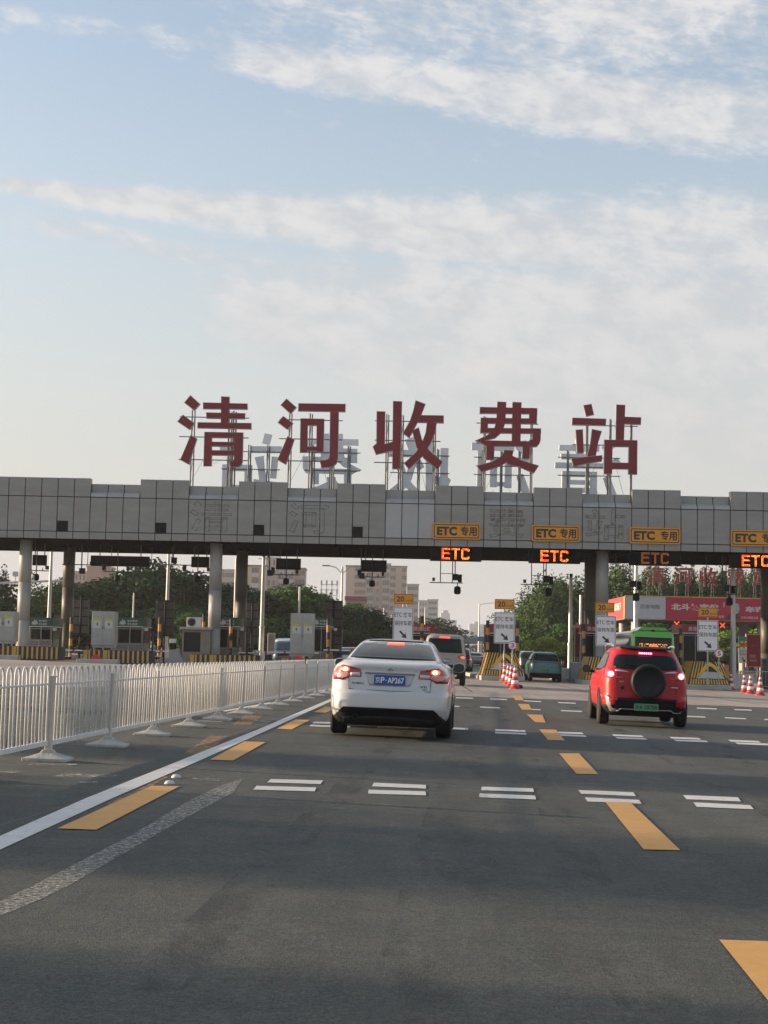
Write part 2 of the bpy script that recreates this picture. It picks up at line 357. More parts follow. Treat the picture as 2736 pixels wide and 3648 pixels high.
for q in ((-.35, 5, 48, 1.0), (-1.3, 6, 46, .45), (.6, 6, 46, .45), (3.6, 12, 50, 1.1), (2.6, 12, 50, .5)): lane_stain(*q)
M_CRK = mat('crack_sealant', (.022, .022, .022), .5)
mb = MB(); r = random.Random(3)
for x0, y0, n, dx_, dy_ in ((2.6, 10.5, 20, .09, .14), (1.2, 22, 22, .26, .02), (-2.6, 9.5, 16, .02, .28)):
    p = (x0, y0); pts = [p]
    for k in range(n): p = (p[0]+dx_+r.uniform(-.05, .05), p[1]+dy_+r.uniform(-.05, .05)); pts.append(p)
    strip(mb, pts, .011, .0015)
tag(mb.build('sealed_cracks', M_CRK, fix=False), kind='structure')
mb = MB()
for x, y in ((628, 2771), (604, 2793)):
    p = G(x, y); mb = MB(); mb.lathe([(.05, 0), (.047, .012), (.035, .028), (.012, .034)], (0, 0, 0), 14)
    o = mb.build('road_stud', A_LGREY, smooth=True); o.location = p
    tag(o, 'small white raised road stud, the '+('farther' if y < 2780 else 'nearer')+' of two beside the near left yellow dash', 'road stud', 'road studs')

quads('faded_aggregate', [[(780, 2803), (866, 2775), (1075, 2645), (1030, 2655)]], .002, mat('faded_aggregate', (.20, .20, .18), .9, alpha=(.52, .85, 16)))

# ================================================================ WHITE HAIRPIN FENCE
M_FEN = mat('fence_white', (.68, .68, .65), .5, var=.10, scale=5)
M_FOOT = mat('fence_foot', (.40, .40, .37), .75, var=.25, scale=6, bump=.3)
M_RUST = mat('rusty_post', (.60, .60, .57), .6, var=.1, scale=4, var2=(.50, .44, .36), stretch=(1, 1, .5))
FD = Vector((1.97, 29.3, 0)).normalized(); F0 = Vector((-3.66, 14.1, 0)); PIT = 2.62
def fence_section():
    root = thing('fence_section')
    mb = MB()
    n = 20; st = PIT/n
    for i in range(n//2):
        y0 = st*(2*i+.42); y1 = y0+st*1.16
        pts = [(0, y0, .17), (0, y0, .86)]+[(0, (y0+y1)/2-math.cos(a)*st*.58, .90+math.sin(a)*.085) for a in [math.pi*k/8 for k in range(0, 9)]]+[(0, y1, .86), (0, y1, .17)]
        mb.path(pts, .0125, 6)
    mb.build('hairpin_bars', M_FEN, root, smooth=True)
    mb = MB(); mb.cbox((0, PIT/2, .185), (.035, PIT-.06, .05)); mb.cbox((0, PIT/2, .80), (.016, PIT-.06, .022))
    mb.build('rail', M_FEN, root, bevel=.004)
    mb = MB(); mb.cbox((0, 0, .47), (.07, .07, .82)); mb.cbox((0, 0, .885), (.085, .085, .015))
    mb.build('post', M_RUST, root, bevel=.006)
    mb = MB()
    # cast foot: flared, with a foot block at each end
    lv = [(.11, .15, .0), (.235, .17, .0), (.235, .17, .035), (.16, .12, .055), (.075, .07, .085), (.05, .05, .12)]
    vs = []
    for hx, hy, z in lv[1:]: vs += [(-hx, -hy, z), (-hx*.7, -hy*1.05, z), (hx*.7, -hy*1.05, z), (hx, -hy, z), (hx, hy, z), (hx*.7, hy*1.05, z), (-hx*.7, hy*1.05, z), (-hx, hy, z)]
    fs = [(j*8+i, j*8+(i+1) % 8, j*8+8+(i+1) % 8, j*8+8+i) for j in range(4) for i in range(8)]+[tuple(range(8))[::-1], tuple(range(32, 40))]
    mb.add(vs, fs); mb.build('foot', M_FOOT, root, bevel=.008)
    return root
fs0 = None; words = ['nearest', 'second', 'third', 'fourth', 'fifth', 'sixth', 'seventh', 'eighth', 'ninth', 'tenth', 'eleventh', 'twelfth', 'thirteenth', 'fourteenth', 'fifteenth', 'sixteenth', 'seventeenth', 'eighteenth']
for i in range(-1, 17):
    p = F0+FD*(PIT*i); jit = rng.uniform(-.014, .014)
    p.z = gz(p.x, p.y)-.002
    if fs0 is None:
        o = fs0 = fence_section(); tag(o, None, 'fence section', 'white fence sections along the left of the lane'); o.location = p
    else: o = dup(fs0, p)
    o.rotation_euler = (0, math.atan(C_FALL)+rng.uniform(-.022, .022), math.atan2(-FD.x, FD.y)+jit)
    o['label'] = 'white hairpin-topped fence panel with rusty post and cast foot, %s counted from the camera' % words[i+1]
    if i == 2: o.location.z += .0

# ================================================================ TOLL CANOPY
YF, YB = 88.0, 99.0
PX = 58.55
def FP(x, row, dy=0.):
    """point on the fascia: x photo px along the fascia, row = world z"""
    p = P(x, 1900, YF); return Vector((p.x, YF+dy, row))
ZB = P(1368, 1941.5, YF).z; Z1 = ZB+.40; Z2 = Z1+1.96; Z3 = Z2+1.06; Z3L = Z2+.78
M_PAN = mat('fascia_panel', (.265, .265, .25), .42, .15, var=.13, scale=.9, stretch=(.6, 1, 2.2))
M_PAN2 = mat('fascia_panel_new', (.38, .385, .39), .42, .1, var=.05, scale=1.)
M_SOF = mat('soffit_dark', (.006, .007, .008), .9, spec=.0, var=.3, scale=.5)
canopy = thing('toll_canopy', (0, YF, 0), 'long grey panelled toll canopy with stepped top edge carrying big red characters', 'toll canopy')
O = (0, YF, 0)
def xw(k): return FP(318+PX*k, 0).x
K0, K1 = -9, 52
gap = .022
low = lambda k: (k >= 0 and (k % 6) < 3)
mp = MB(); mn = MB(); ml = MB(); sills = []
for k in range(K0, K1):
    a, b = xw(k)+gap, xw(k+1)-gap
    mp.box((a, YF, ZB), (b, YF+.12, Z1-gap)); 
    tgt = mn if 18 <= k < 21 else mp
    j = rng.uniform(0, .006)
    tgt.box((a, YF-j, Z1+gap), (b, YF+.12, Z2-gap))
    if low(k):
        mp.box((a, YF+.30, Z2+.22), (b, YF+.5, Z3L))
        # rounded sill in front of the lowered run
        n = 6; pr = [(YF+.0, Z2+gap)]+[(YF-.03+.33*(1-math.cos(math.pi/2*i/n)), Z2+gap+.30*math.sin(math.pi/2*i/n)) for i in range(n+1)]+[(YF+.3, Z2+.30), (YF+.3, Z2+gap)]
        if k % 6 == 0: ml = MB()
        ml.prism([(a, y, z) for y, z in pr], (b-a, 0, 0))
        if k % 6 == 2: sills.append(ml)
    else:
        mp.box((a, YF-.02+j, Z2+gap), (b, YF+.5, Z3))
fa = mp.build('fascia', M_PAN, canopy, O, bevel=.006)
tag(mn.build('replaced_panels', M_PAN2, canopy, O, bevel=.006), 'three newer paler panels in the fascia')
for ml in sills: ml.build('rounded_sill', mat('sill_panel_skylit', (.36, .365, .36), .4, .15, var=.12, scale=1.5), canopy, O)  # sill colour lightened to stand for sky light on its upward curve
mb = MB(); mb.box((xw(K0), YF+.10, ZB+.02), (xw(K1), YF+.28, Z2+.2)); mb.box((xw(K0), YF+.35, Z2), (xw(K1), YB, Z2+.3))
for k in range(K0, K1):
    if low(k): mb.box((xw(k)-.02, YF+.36, Z2+.22), (xw(k+1)+.02, YF+.48, Z3L-.02))
    else: mb.box((xw(k)+.03*(low(k-1)), YF+.06, Z2+.02), (xw(k+1)-.03*(low(k+1)), YF+.46, Z3-.02))
mb.build('roof_deck', A_DARK, canopy, O)
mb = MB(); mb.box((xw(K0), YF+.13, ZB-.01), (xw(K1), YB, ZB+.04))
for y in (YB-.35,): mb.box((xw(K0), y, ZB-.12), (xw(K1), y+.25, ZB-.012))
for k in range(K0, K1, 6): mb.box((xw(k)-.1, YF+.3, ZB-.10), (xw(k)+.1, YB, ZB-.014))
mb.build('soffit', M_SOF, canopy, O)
mb = MB(); mb.box((xw(K0), YB, ZB-.0), (xw(K1), YB+.15, Z3-.1)); mb.build('rear_fascia', M_PAN, canopy, O)
# dark square speaker vents low on the fascia
for x in (223, 573, 922, 1273):
    p = P(x, 1874+(x-223)*.0205, YF); mb = MB(); mb.cbox((p.x, YF-.022, p.z), (.60, .045, .60))
    for q in range(5): mb.cbox((p.x, YF-.05, p.z-.22+.11*q), (.54, .02, .03))
    mb.build('vent', A_BLACK, canopy, O)
# columns
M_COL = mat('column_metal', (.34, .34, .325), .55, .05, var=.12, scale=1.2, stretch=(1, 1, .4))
M_COL2 = mat('column_brown_shaded', (.13, .125, .11), .55, .2, var=.12, scale=1.2)  # rear columns: brownish cladding, darkened for the shade under the canopy
def column(X, Y):
    g = gz(X, Y); mb = MB(); hs = [g, g+2.15, g+4.3, ZB]
    for a, b in zip(hs[:-1], hs[1:]): mb.tube((X, Y, a+.012), (X, Y, b-.012), .355, n=36)
    mb.tube((X, Y, g), (X, Y, ZB), .343, n=24)
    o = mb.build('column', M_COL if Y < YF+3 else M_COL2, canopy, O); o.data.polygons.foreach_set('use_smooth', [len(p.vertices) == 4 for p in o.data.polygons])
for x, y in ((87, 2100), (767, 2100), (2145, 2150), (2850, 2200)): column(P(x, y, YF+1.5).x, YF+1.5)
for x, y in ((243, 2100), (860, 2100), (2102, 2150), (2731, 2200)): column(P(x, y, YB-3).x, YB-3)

# ghost marks of removed characters on the fascia, and the five red characters
def c2(l): return [(600+x*.6028, 1380+y*.6028) for x, y in l]
def c3(l): return [(1500+x*.6028, 1380+y*.6028) for x, y in l]
CH = {}
CH['qing'] = [c2(q) for q in (
 [(130,45),(188,98),(153,138),(92,90)], [(85,160),(155,212),(125,252),(52,202)], [(130,280),(170,303),(146,375),(123,458),(68,428),(100,355)],
 [(204,88),(468,95),(468,130),(204,127)], [(222,147),(455,152),(452,187),(224,183)], [(172,205),(491,210),(491,247),(170,240)], [(311,52),(362,55),(358,245),(308,242)],
 [(212,262),(258,264),(256,465),(206,465)], [(212,262),(443,266),(443,300),(212,297)], [(386,264),(443,266),(439,440),(432,458),(415,470),(365,470),(358,436),(380,434),(386,425)],
 [(250,320),(392,322),(392,350),(250,348)], [(250,370),(392,372),(392,403),(250,401)])]
CH['he'] = [c2(q) for q in (
 [(698,65),(758,118),(722,158),(662,104)], [(678,168),(738,212),(703,250),(645,207)], [(703,287),(745,308),(722,380),(695,457),(643,428),(675,355)],
 [(768,93),(1048,97),(1047,145),(766,140)], [(955,140),(1008,142),(1003,420),(995,450),(975,467),(950,473),(905,475),(892,430),(930,428),(947,420),(951,400)],
 [(780,182),(922,185),(921,227),(779,224)], [(780,182),(825,183),(822,385),(776,385)], [(876,184),(922,185),(918,383),(873,383)], [(790,348),(905,350),(905,376),(790,376)])]
CH['shou'] = [c2(q) for q in (
 [(1230,140),(1283,142),(1280,340),(1228,345)], [(1226,332),(1280,333),(1330,318),(1330,374),(1270,388),(1226,398),(1207,350)], [(1327,80),(1382,82),(1370,483),(1322,482)],
 [(1460,75),(1521,98),(1497,160),(1465,225),(1425,300),(1385,270),(1425,200),(1447,135)], [(1490,163),(1628,165),(1628,211),(1468,208)],
 [(1528,200),(1587,208),(1577,270),(1550,335),(1500,410),(1422,485),(1392,447),(1460,385),(1500,320),(1520,265)],
 [(1440,255),(1480,235),(1500,310),(1545,375),(1622,440),(1592,488),(1510,420),(1465,355)])]
CH['fei'] = [c3(q) for q in (
 [(450,83),(505,86),(499,210),(480,265),(440,300),(345,324),(318,315),(385,285),(430,250),(444,200)], [(540,85),(595,88),(588,345),(535,343)],
 [(347,115),(688,122),(688,158),(345,155)], [(640,120),(688,122),(685,215),(637,213)], [(352,178),(686,183),(685,217),(350,213)], [(352,178),(397,179),(395,270),(350,270)],
 [(350,238),(710,242),(710,274),(349,270)], [(660,240),(710,242),(707,315),(698,338),(680,352),(640,352),(640,310),(658,305)],
 [(360,312),(690,318),(688,350),(383,347),(345,324)], [(385,320),(435,322),(432,428),(383,428)], [(600,322),(648,322),(643,422),(597,422)],
 [(490,368),(548,372),(541,405),(510,440),(470,466),(355,502),(328,462),(420,438),(470,408),(485,390)], [(500,430),(530,398),(600,432),(698,462),(668,508),(580,470),(512,455)])]
CH['zhan'] = [c3(q) for q in (
 [(958,105),(1008,97),(1023,162),(975,173)], [(893,178),(1095,185),(1093,227),(891,221)], [(913,250),(957,247),(963,388),(922,390)],
 [(1010,245),(1070,258),(1048,325),(1034,405),(980,412),(1000,330)], [(887,418),(1072,400),(1070,437),(985,450),(900,468)],
 [(1153,100),(1208,103),(1200,315),(1150,313)], [(1190,172),(1302,176),(1300,220),(1190,216)],
 [(1083,308),(1280,312),(1279,352),(1082,350)], [(1083,308),(1133,310),(1130,512),(1080,512)], [(1228,310),(1280,312),(1278,515),(1225,513)], [(1120,443),(1235,445),(1235,484),(1120,482)])]
YL_ = YF+1.1
M_LRED = mat('letter_red', (.19, .008, .016), .45, var=.12, scale=1)
M_LRIM = mat('letter_rim', (.42, .43, .44), .4, .5)
M_LBACK = mat('letter_back', (.78, .79, .78), .5, .2, var=.1, scale=1)
def ensure_ccw(p):
    a = sum(p[i][0]*p[(i+1) % len(p)][1]-p[(i+1) % len(p)][0]*p[i][1] for i in range(len(p)))
    return p if a > 0 else p[::-1]
def inset(p, d):
    p = ensure_ccw(p); n = len(p); out = []
    for i in range(n):
        a = Vector(p[i-1]); b = Vector(p[i]); c = Vector(p[(i+1) % n])
        e1 = (b-a).normalized(); e2 = (c-b).normalized(); n1 = Vector((-e1.y, e1.x)); n2 = Vector((-e2.y, e2.x))
        k = n1+n2; k = k/max(.35, 1+n1.dot(n2)); out.append(tuple(b+k*d))
    return out
names = {'qing': 'first big red character, three strokes beside stacked bars', 'he': 'second big red character, three strokes and a boxed bar', 'shou': 'third big red character with crossing diagonal strokes, centre of the row', 'fei': 'fourth big red character, densest with layered bars', 'zhan': 'fifth and rightmost big red character, ending in a box'}
FRM = {}
def big_char(key, name='roof_character', world_y=YL_, zbase=None):
    strokes = [[(P(x, y, world_y).x, P(x, y, world_y).z) for x, y in s] for s in CH[key]]
    xs = [p[0] for s in strokes for p in s]; zs = [p[1] for s in strokes for p in s]
    cx = (min(xs)+max(xs))/2; z0 = min(zs); z1 = max(zs)
    st = [[(x-cx, z-z0) for x, z in s] for s in strokes]; w = (max(xs)-min(xs))/2; h = z1-z0
    return st, cx, z0, w, h
def char_thing(key, loc, sc, legs, flip=False, label=None, group=None, back=None, drop=1.0, aframe=False):
    st, cx, z0, w, h = big_char(key)
    root = thing('roof_character', loc, label, 'rooftop sign character', group, rz=math.pi if flip else 0)
    bd = MB(); fc = MB()
    for k, s in enumerate(st):
        s = [(x*sc, z*sc) for x, z in s]
        bd.prism([(x, .002*k, z+drop) for x, z in s], (0, .22*sc, 0))
        fc.prism([(x, -.03-.002*k, z+drop) for x, z in inset(s, .028*sc)], (0, .028, 0))
    bd.build('letter_case', back or M_LRIM, root)
    fc.build('letter_face', mat('letter_red_bright', (.36, .015, .028), .5, var=.15) if aframe else M_LRED, root)
    fr = MB(); w *= sc; h *= sc; r = .045*sc
    if aframe:
        for x in (-w*.72, w*.45):
            fr.tube((x-.22*sc, .25, 0), (x-.02, .25, drop+h*.5), r); fr.tube((x+.22*sc*1.6, .25, 0), (x+.1, .25, drop+h*.5), r); fr.tube((x-.15*sc, .25, drop*.55), (x+.28*sc, .25, drop*.55), r)
    else:
        for x in legs:
            for yy in (.30, .62): fr.tube((x*w+(yy-.3)*.35, yy, 0), (x*w+(yy-.3)*.35, yy, drop+h*.80), r)
            for q in range(3): fr.tube((x*w, .30, drop*.7+q*h*.28), (x*w+.11, .62, drop*.7+(q+1)*h*.28), r*.35, n=6)
        for q in (.10, .42, .70): fr.tube((-w*.95, .28, drop+h*q), (w*.92, .28, drop+h*q), r*.7)
        fr.path([(-w*.7, .5, drop*.3), (-w*.2, .5, drop+h*.2), (0, .5, drop+h*.05), (w*.3, .5, drop+h*.16), (w*.62, .5, 0)], .012, 5)
    fr.build('support_frame', A_FRM, root)
    return root
lg = {'qing': (-.62, .38, .5), 'he': (-.66, -.05, .62), 'shou': (-.62, -.2, .72), 'fei': (-.72, .70), 'zhan': (-.55, .12, .72)}
zroof = Z2+.3
for key in ('qing', 'he', 'shou', 'fei', 'zhan'):
    st, cx, z0, w, h = big_char(key)
    char_thing(key, (cx, YL_, zroof), 1.0, lg[key], False, names[key]+', on the grey canopy', 'red characters on the front of the canopy', drop=z0-zroof)
# rear row, facing away: seen from behind as pale grey shapes
back_x = {'zhan': 895, 'fei': 1185, 'shou': 1495, 'he': 1788, 'qing': 2095}
pos = {'zhan': 'leftmost', 'fei': 'second from left', 'shou': 'middle', 'he': 'fourth from left', 'qing': 'rightmost'}
for key, x in back_x.items():
    p = P(x, 1600, YB-.3)
    st, cx, z0, w, h = big_char(key)
    char_thing(key, (p.x, YB-.3, zroof), .99, (-.6, 0, .6), True, 'pale grey back of a rear-facing roof character behind the red row, %s' % pos[key], 'rear facing characters seen from behind', back=M_LBACK, drop=10.85-zroof)

# ghost characters: thin dirty outlines of letters that once hung on the fascia
M_GHOST = mat('ghost_stain', (.215, .208, .19), .8, alpha=(.36, .62, 3.0))
M_GHOST2 = mat('ghost_stain_rust', (.18, .15, .115), .8, alpha=(.50, .72, 5))
gm = MB(); gm2 = MB()
for key, gx in (('qing', 749), ('he', 1098), ('fei', 1803), ('zhan', 2156)):
    st, cx, z0, w, h = big_char(key); s_ = 1.7/h
    gp = FP(gx, 0).x; gzb = Z1+.13; gm = MB(); gm2 = MB()
    for k, s in enumerate(st):
        a = [(x*s_*1.35+gp, z*s_*1.02+gzb) for x, z in s]; b = inset(a, .045); a = ensure_ccw(a); n = len(a)
        y = YF-.012-.0015*k
        gm.add([(x, y, z) for x, z in a]+[(x, y, z) for x, z in b], [(i, (i+1) % n, n+(i+1) % n, n+i) for i in range(n)])
        if key in ('fei', 'zhan'): gm2.add([(x, y, z) for x, z in b], [tuple(range(n))])
    gm.build('ghost_lettering', M_GHOST, canopy, O)
    if gm2.v: gm2.build('rust_marks', M_GHOST2, canopy, O)

# ================================================================ SIGNS ON THE FASCIA
def rrect(x0, x1, z0, z1, r, n=4):
    out = []
    for cx, cz, a0 in ((x1-r, z0+r, -90), (x1-r, z1-r, 0), (x0+r, z1-r, 90), (x0+r, z0+r, 180)):
        for i in range(n+1):
            a = R(a0+90*i/n); out.append((cx+r*math.cos(a), cz+r*math.sin(a)))
    return out
def ring(mb, o, i, fn):
    n = len(o); mb.add([fn(*p) for p in o]+[fn(*p) for p in i], [(k, (k+1) % n, n+(k+1) % n, n+k) for k in range(n)])
def plate(root, name, x0, x1, z0, z1, y, th, m, r=.06):
    mb = MB(); mb.prism([(x, y, z) for x, z in rrect(x0, x1, z0, z1, r)], (0, th, 0)); return mb.build(name, m, root)
def etc_sign(x0, x1, y0, y1, label):
    a = P(x0, y0, YF-.12); b = P(x1, y1, YF-.12)
    cx = (a.x+b.x)/2; w = (b.x-a.x)/2; zc = (a.z+b.z)/2; h = .455
    root = thing('lane_sign', (cx, YF-.14, zc), label, 'lane sign', 'yellow ETC lane signs on the canopy')
    plate(root, 'board', -w, w, -h, h, 0, .08, A_YEL, .1)
    mb = MB(); ring(mb, rrect(-w+.07, w-.07, -h+.07, h-.07, .08), rrect(-w+.12, w-.12, -h+.12, h-.12, .06), lambda x, z: (x, -.004, z))
    mb.build('border', A_TXT, root)
    mb = MB(); put_text(mb, 'ETC', -w+.24, -w+1.36 if w < 1.38 else -w+1.42, -.25, .25, lambda x, z: (x, -.006, z), .05); put_text(mb, '专用', w-1.12, w-.2, -.27, .28, lambda x, z: (x, -.006, z), .032)
    mb.build('lettering', A_TXT, root)
    mb = MB(); mb.cbox((-w*.6, .11, 0), (.06, .06, .6)); mb.cbox((w*.6, .11, 0), (.06, .06, .6)); mb.build('bracket', A_STEEL, root)
for i, q in enumerate(((1542, 1711, 1863, 1922), (1895, 2065, 1871, 1930), (2243, 2424, 1879, 1938), (2604, 2785, 1888, 1947))):
    etc_sign(*q, 'yellow ETC sign on the canopy, %s' % ['leftmost, beside the pale new panels', 'second from left', 'third from left, above the dim LED display', 'rightmost, cut by the picture edge'][i])
# LED displays
M_LR = mat('led_red', (.1, .01, .0), .5, emit=(1, .06, .015), es=3.2)
M_LO = mat('led_orange', (.1, .04, .0), .5, emit=(1, .30, .03), es=2.8)
M_LD = mat('led_dim', (.08, .04, .02), .5, emit=(1, .30, .08), es=.28)
def glyph(ch):
    W, H = 8, 11; pts = set()
    for r in range(H):
        for c in range(W):
            on = False
            if ch == 'E': on = c < 2 or r < 2 or r >= H-2 or (r in (5,) or r == 4 and c < 7)
            if ch == 'T': on = r < 2 or c in (3, 4)
            if ch == 'C': on = (c < 2 and 0 < r < H-1) or ((r < 2 or r >= H-2) and not (c in (0, W-1) and r in (0, H-1))) or (c >= W-2 and (r < 3 or r >= H-3) and not (r in (0, H-1) and c == W-1))
            if on: pts.add((c, r))
    return pts
def led_display(x, y, dim, label):
    c = P(x, y, YF+.45)
    root = thing('led_display', (c.x, YF+.45, c.z), label, 'LED display', 'LED lane displays under the canopy')
    mb = MB(); mb.box((-1.45, .02, -.40), (1.45, .30, .36)); mb.build('housing', A_BLACK, root, bevel=.01)
    mb = MB(); mb.box((-1.40, .005, -.36), (1.40, .019, .33)); mb.build('screen', mat('led_screen', (.006, .006, .007), .7, spec=.05), root)
    a, b = MB(), MB(); sp = .0585
    for i, ch in enumerate('ETC'):
        for (cc, r) in glyph(ch):
            xx = -.77+i*.55+cc*sp; zz = .31-r*sp
            t = rng.random() < (.62 if i == 0 else .36) or r in (0, 10) and rng.random() < .5
            (a if t else b).lathe([(.021, -.004), (.018, -.016)], (xx, 0, zz), 6, 'Y')
    a.build('red_diodes', M_LD if dim else M_LR, root); b.build('orange_diodes', M_LD if dim else M_LO, root)
    mb = MB(); mb.tube((-1.0, .15, .36), (-1.0, .15, ZB-c.z+.02), .03); mb.tube((1.0, .15, .36), (1.0, .15, ZB-c.z+.02), .03); mb.build('hanger', A_DARK, root)
for i, (x, y, d) in enumerate(((1624, 1974, 0), (1976, 1982, 0), (2335, 1990, 1), (2693, 1999, 0))):
    led_display(x, y, d, ['bright red ETC display, leftmost under the canopy', 'orange ETC display second from left under the canopy', 'dim ETC display, third from left under the canopy', 'ETC display at the right picture edge under the canopy'][i])

# ================================================================ EQUIPMENT HANGING UNDER THE CANOPY
M_HANG = mat('hanging_steel', (.06, .065, .07), .6, .0, spec=.2)
def cam_box(mb, x, y, z, w=.17, h=.24):
    mb.cbox((x, y, z), (w, .36, h)); mb.cbox((x, y-.05, z+h/2+.012), (w+.05, .44, .02)); mb.tube((x, y-.18, z), (x, y-.24, z), w*.3, n=12)
def rack(x, ytop, Y, label, wide=False, sc=1.):
    top = P(x, ytop, Y); X = top.x
    root = thing('camera_rack', (X, Y, ZB), label, 'camera rack', 'camera racks hanging under the canopy')
    s = 1/63.6*Y/88*sc
    mb = MB(); H = -(130*.452)*s-.95
    for dxp in (-62, -19): mb.tube((dxp*s, 0, -.1), (dxp*s, 0, H), .028)
    mb.tube((-62*s, 0, H*.72), (-19*s, 0, H*.72), .018); mb.tube((-100*s, 0, H), (18*s, 0, H), .028)
    mb.tube((-10*s, 0, -.1), (-10*s, 0, H*.9), .03); mb.build('frame', M_HANG, root)
    mb = MB(); cam_box(mb, -86*s, 0, H+.17, .14, .16); mb.build('camera', A_DARK, root)
    mb = MB(); cam_box(mb, -10*s, -.05, H+.32, .30, .34); mb.build('camera', A_DARK, root)
    mb = MB(); cam_box(mb, 7*s, -.05, H+.25, .22, .42); mb.build('camera', A_BLACK, root)
    mb = MB(); mb.tube((-1*s, 0, H), (-1*s, 0, H-.28), .025); mb.lathe([(.08, .02), (.18, -.05), (.20, -.22), (.20, -.38), (.12, -.46)], (-1*s, 0, H-.2), 16); mb.build('strobe_lamp', A_BLACK, root)
rack(1632, 2000, YF+3.2, 'camera rack hanging over the lane of the beige van'); rack(1956, 2010, YF+3.2, 'camera rack hanging over the lane of the teal car')
rack(2268, 2020, YF+3.0, 'camera rack hanging over the lane of the green bus', sc=1.2); rack(2600, 2030, YF+3.0, 'camera rack hanging near the right picture edge', sc=1.35)
def display_back(x0, x1, y0, y1, Y, label, rk=True):
    a = P(x0, y0, Y); b = P(x1, y1, Y); cx = (a.x+b.x)/2; w = b.x-a.x; h = a.z-b.z; zc = (a.z+b.z)/2
    root = thing('hanging_display', (cx, Y, zc), label, 'hanging display', 'dark display boxes hanging over the left lanes')
    mb = MB(); mb.cbox((0, 0, 0), (w, .3, h)); mb.cbox((0, -.16, 0), (w*.94, .02, h*.8)); mb.build('case', A_BLACK, root, bevel=.015)
    mb = MB()
    for q in (-.35, .35): mb.tube((q*w, 0, h/2), (q*w, 0, ZB-zc), .03)
    mb.build('hanger', M_HANG, root)
    if rk:
        mb = MB(); z = -h/2-.32; cxx = -.1
        mb.tube((cxx, -.3, z), (cxx, -.3, h), .03); mb.tube((cxx-.85, -.3, z), (cxx+.75, -.3, z), .028)
        for q in (-.3, .35): mb.tube((cxx+q, -.3, z), (cxx+q, -.3, z+.18), .02); mb.cbox((cxx+q, -.3, z+.02), (.08, .08, .08))
        mb.path([(cxx-.45, -.3, z-.02), (cxx-.4, -.3, z-.16), (cxx-.25, -.3, z-.2), (cxx-.08, -.3, z-.12), (cxx, -.3, z)], .012, 5)
        mb.build('rack', M_HANG, root)
        mb = MB(); cam_box(mb, cxx-.78, -.3, z+.22, .18, .32); mb.build('camera', A_DARK, root)
        mb = MB(); cam_box(mb, cxx+.62, -.3, z+.17, .15, .18); mb.build('camera', A_DARK, root)
        mb = MB(); mb.tube((cxx, -.3, z), (cxx, -.3, z-.25), .025); mb.lathe([(.07, 0), (.16, -.06), (.18, -.2), (.18, -.32), (.1, -.4)], (cxx, -.3, z-.18), 14); mb.build('strobe_lamp', A_BLACK, root)
for i, q in enumerate(((118, 165, 1977, 2015), (325, 532, 1979, 2020), (683, 745, 1983, 2022), (985, 1071, 1989, 2030), (1289, 1377, 1995, 2038))):
    display_back(*q, YF+4.2, 'black display box hanging over the left lanes, %s' % ['narrow one by the leftmost column', 'the very wide one', 'partly behind the second front column', 'above the blue-windowed minibus', 'rightmost, before the tan tower block'][i])
for i, (x, y) in enumerate(((290, 2035), (617, 1997), (959, 2042), (1286, 2052))):
    a = P(x, y, YF+3); root = thing('hanging_camera', (a.x, YF+3, a.z), 'single dark camera on a drop pipe over the left lanes, %s' % ['leftmost', 'second from left', 'third from left', 'fourth from left'][i], 'camera', 'single cameras on drop pipes')
    mb = MB(); mb.tube((0, 0, .1), (0, 0, ZB-a.z), .035); mb.build('drop_pipe', M_HANG, root)
    mb = MB(); cam_box(mb, .05, 0, 0, .30, .30); mb.build('camera_body', A_DARK, root)
for i, x in enumerate((300, 600)):
    a = P(x, 2012, YF+5); mb = MB(); mb.tube((a.x-1.3, YF+5, a.z), (a.x+2., YF+5, a.z), .03)
    for q in (-1., 0.2, 1.6): mb.tube((a.x+q, YF+5, a.z), (a.x+q, YF+5, ZB-.02), .02); mb.cbox((a.x+q+.2, YF+5, a.z+.12), (.12, .2, .16))
    tag(mb.build('conduit_rail', M_HANG), 'thin conduit rail on drop rods under the canopy, %s' % ['left of the second display', 'left of the second column pair'][i], 'conduit rail', 'conduit rails under the canopy')
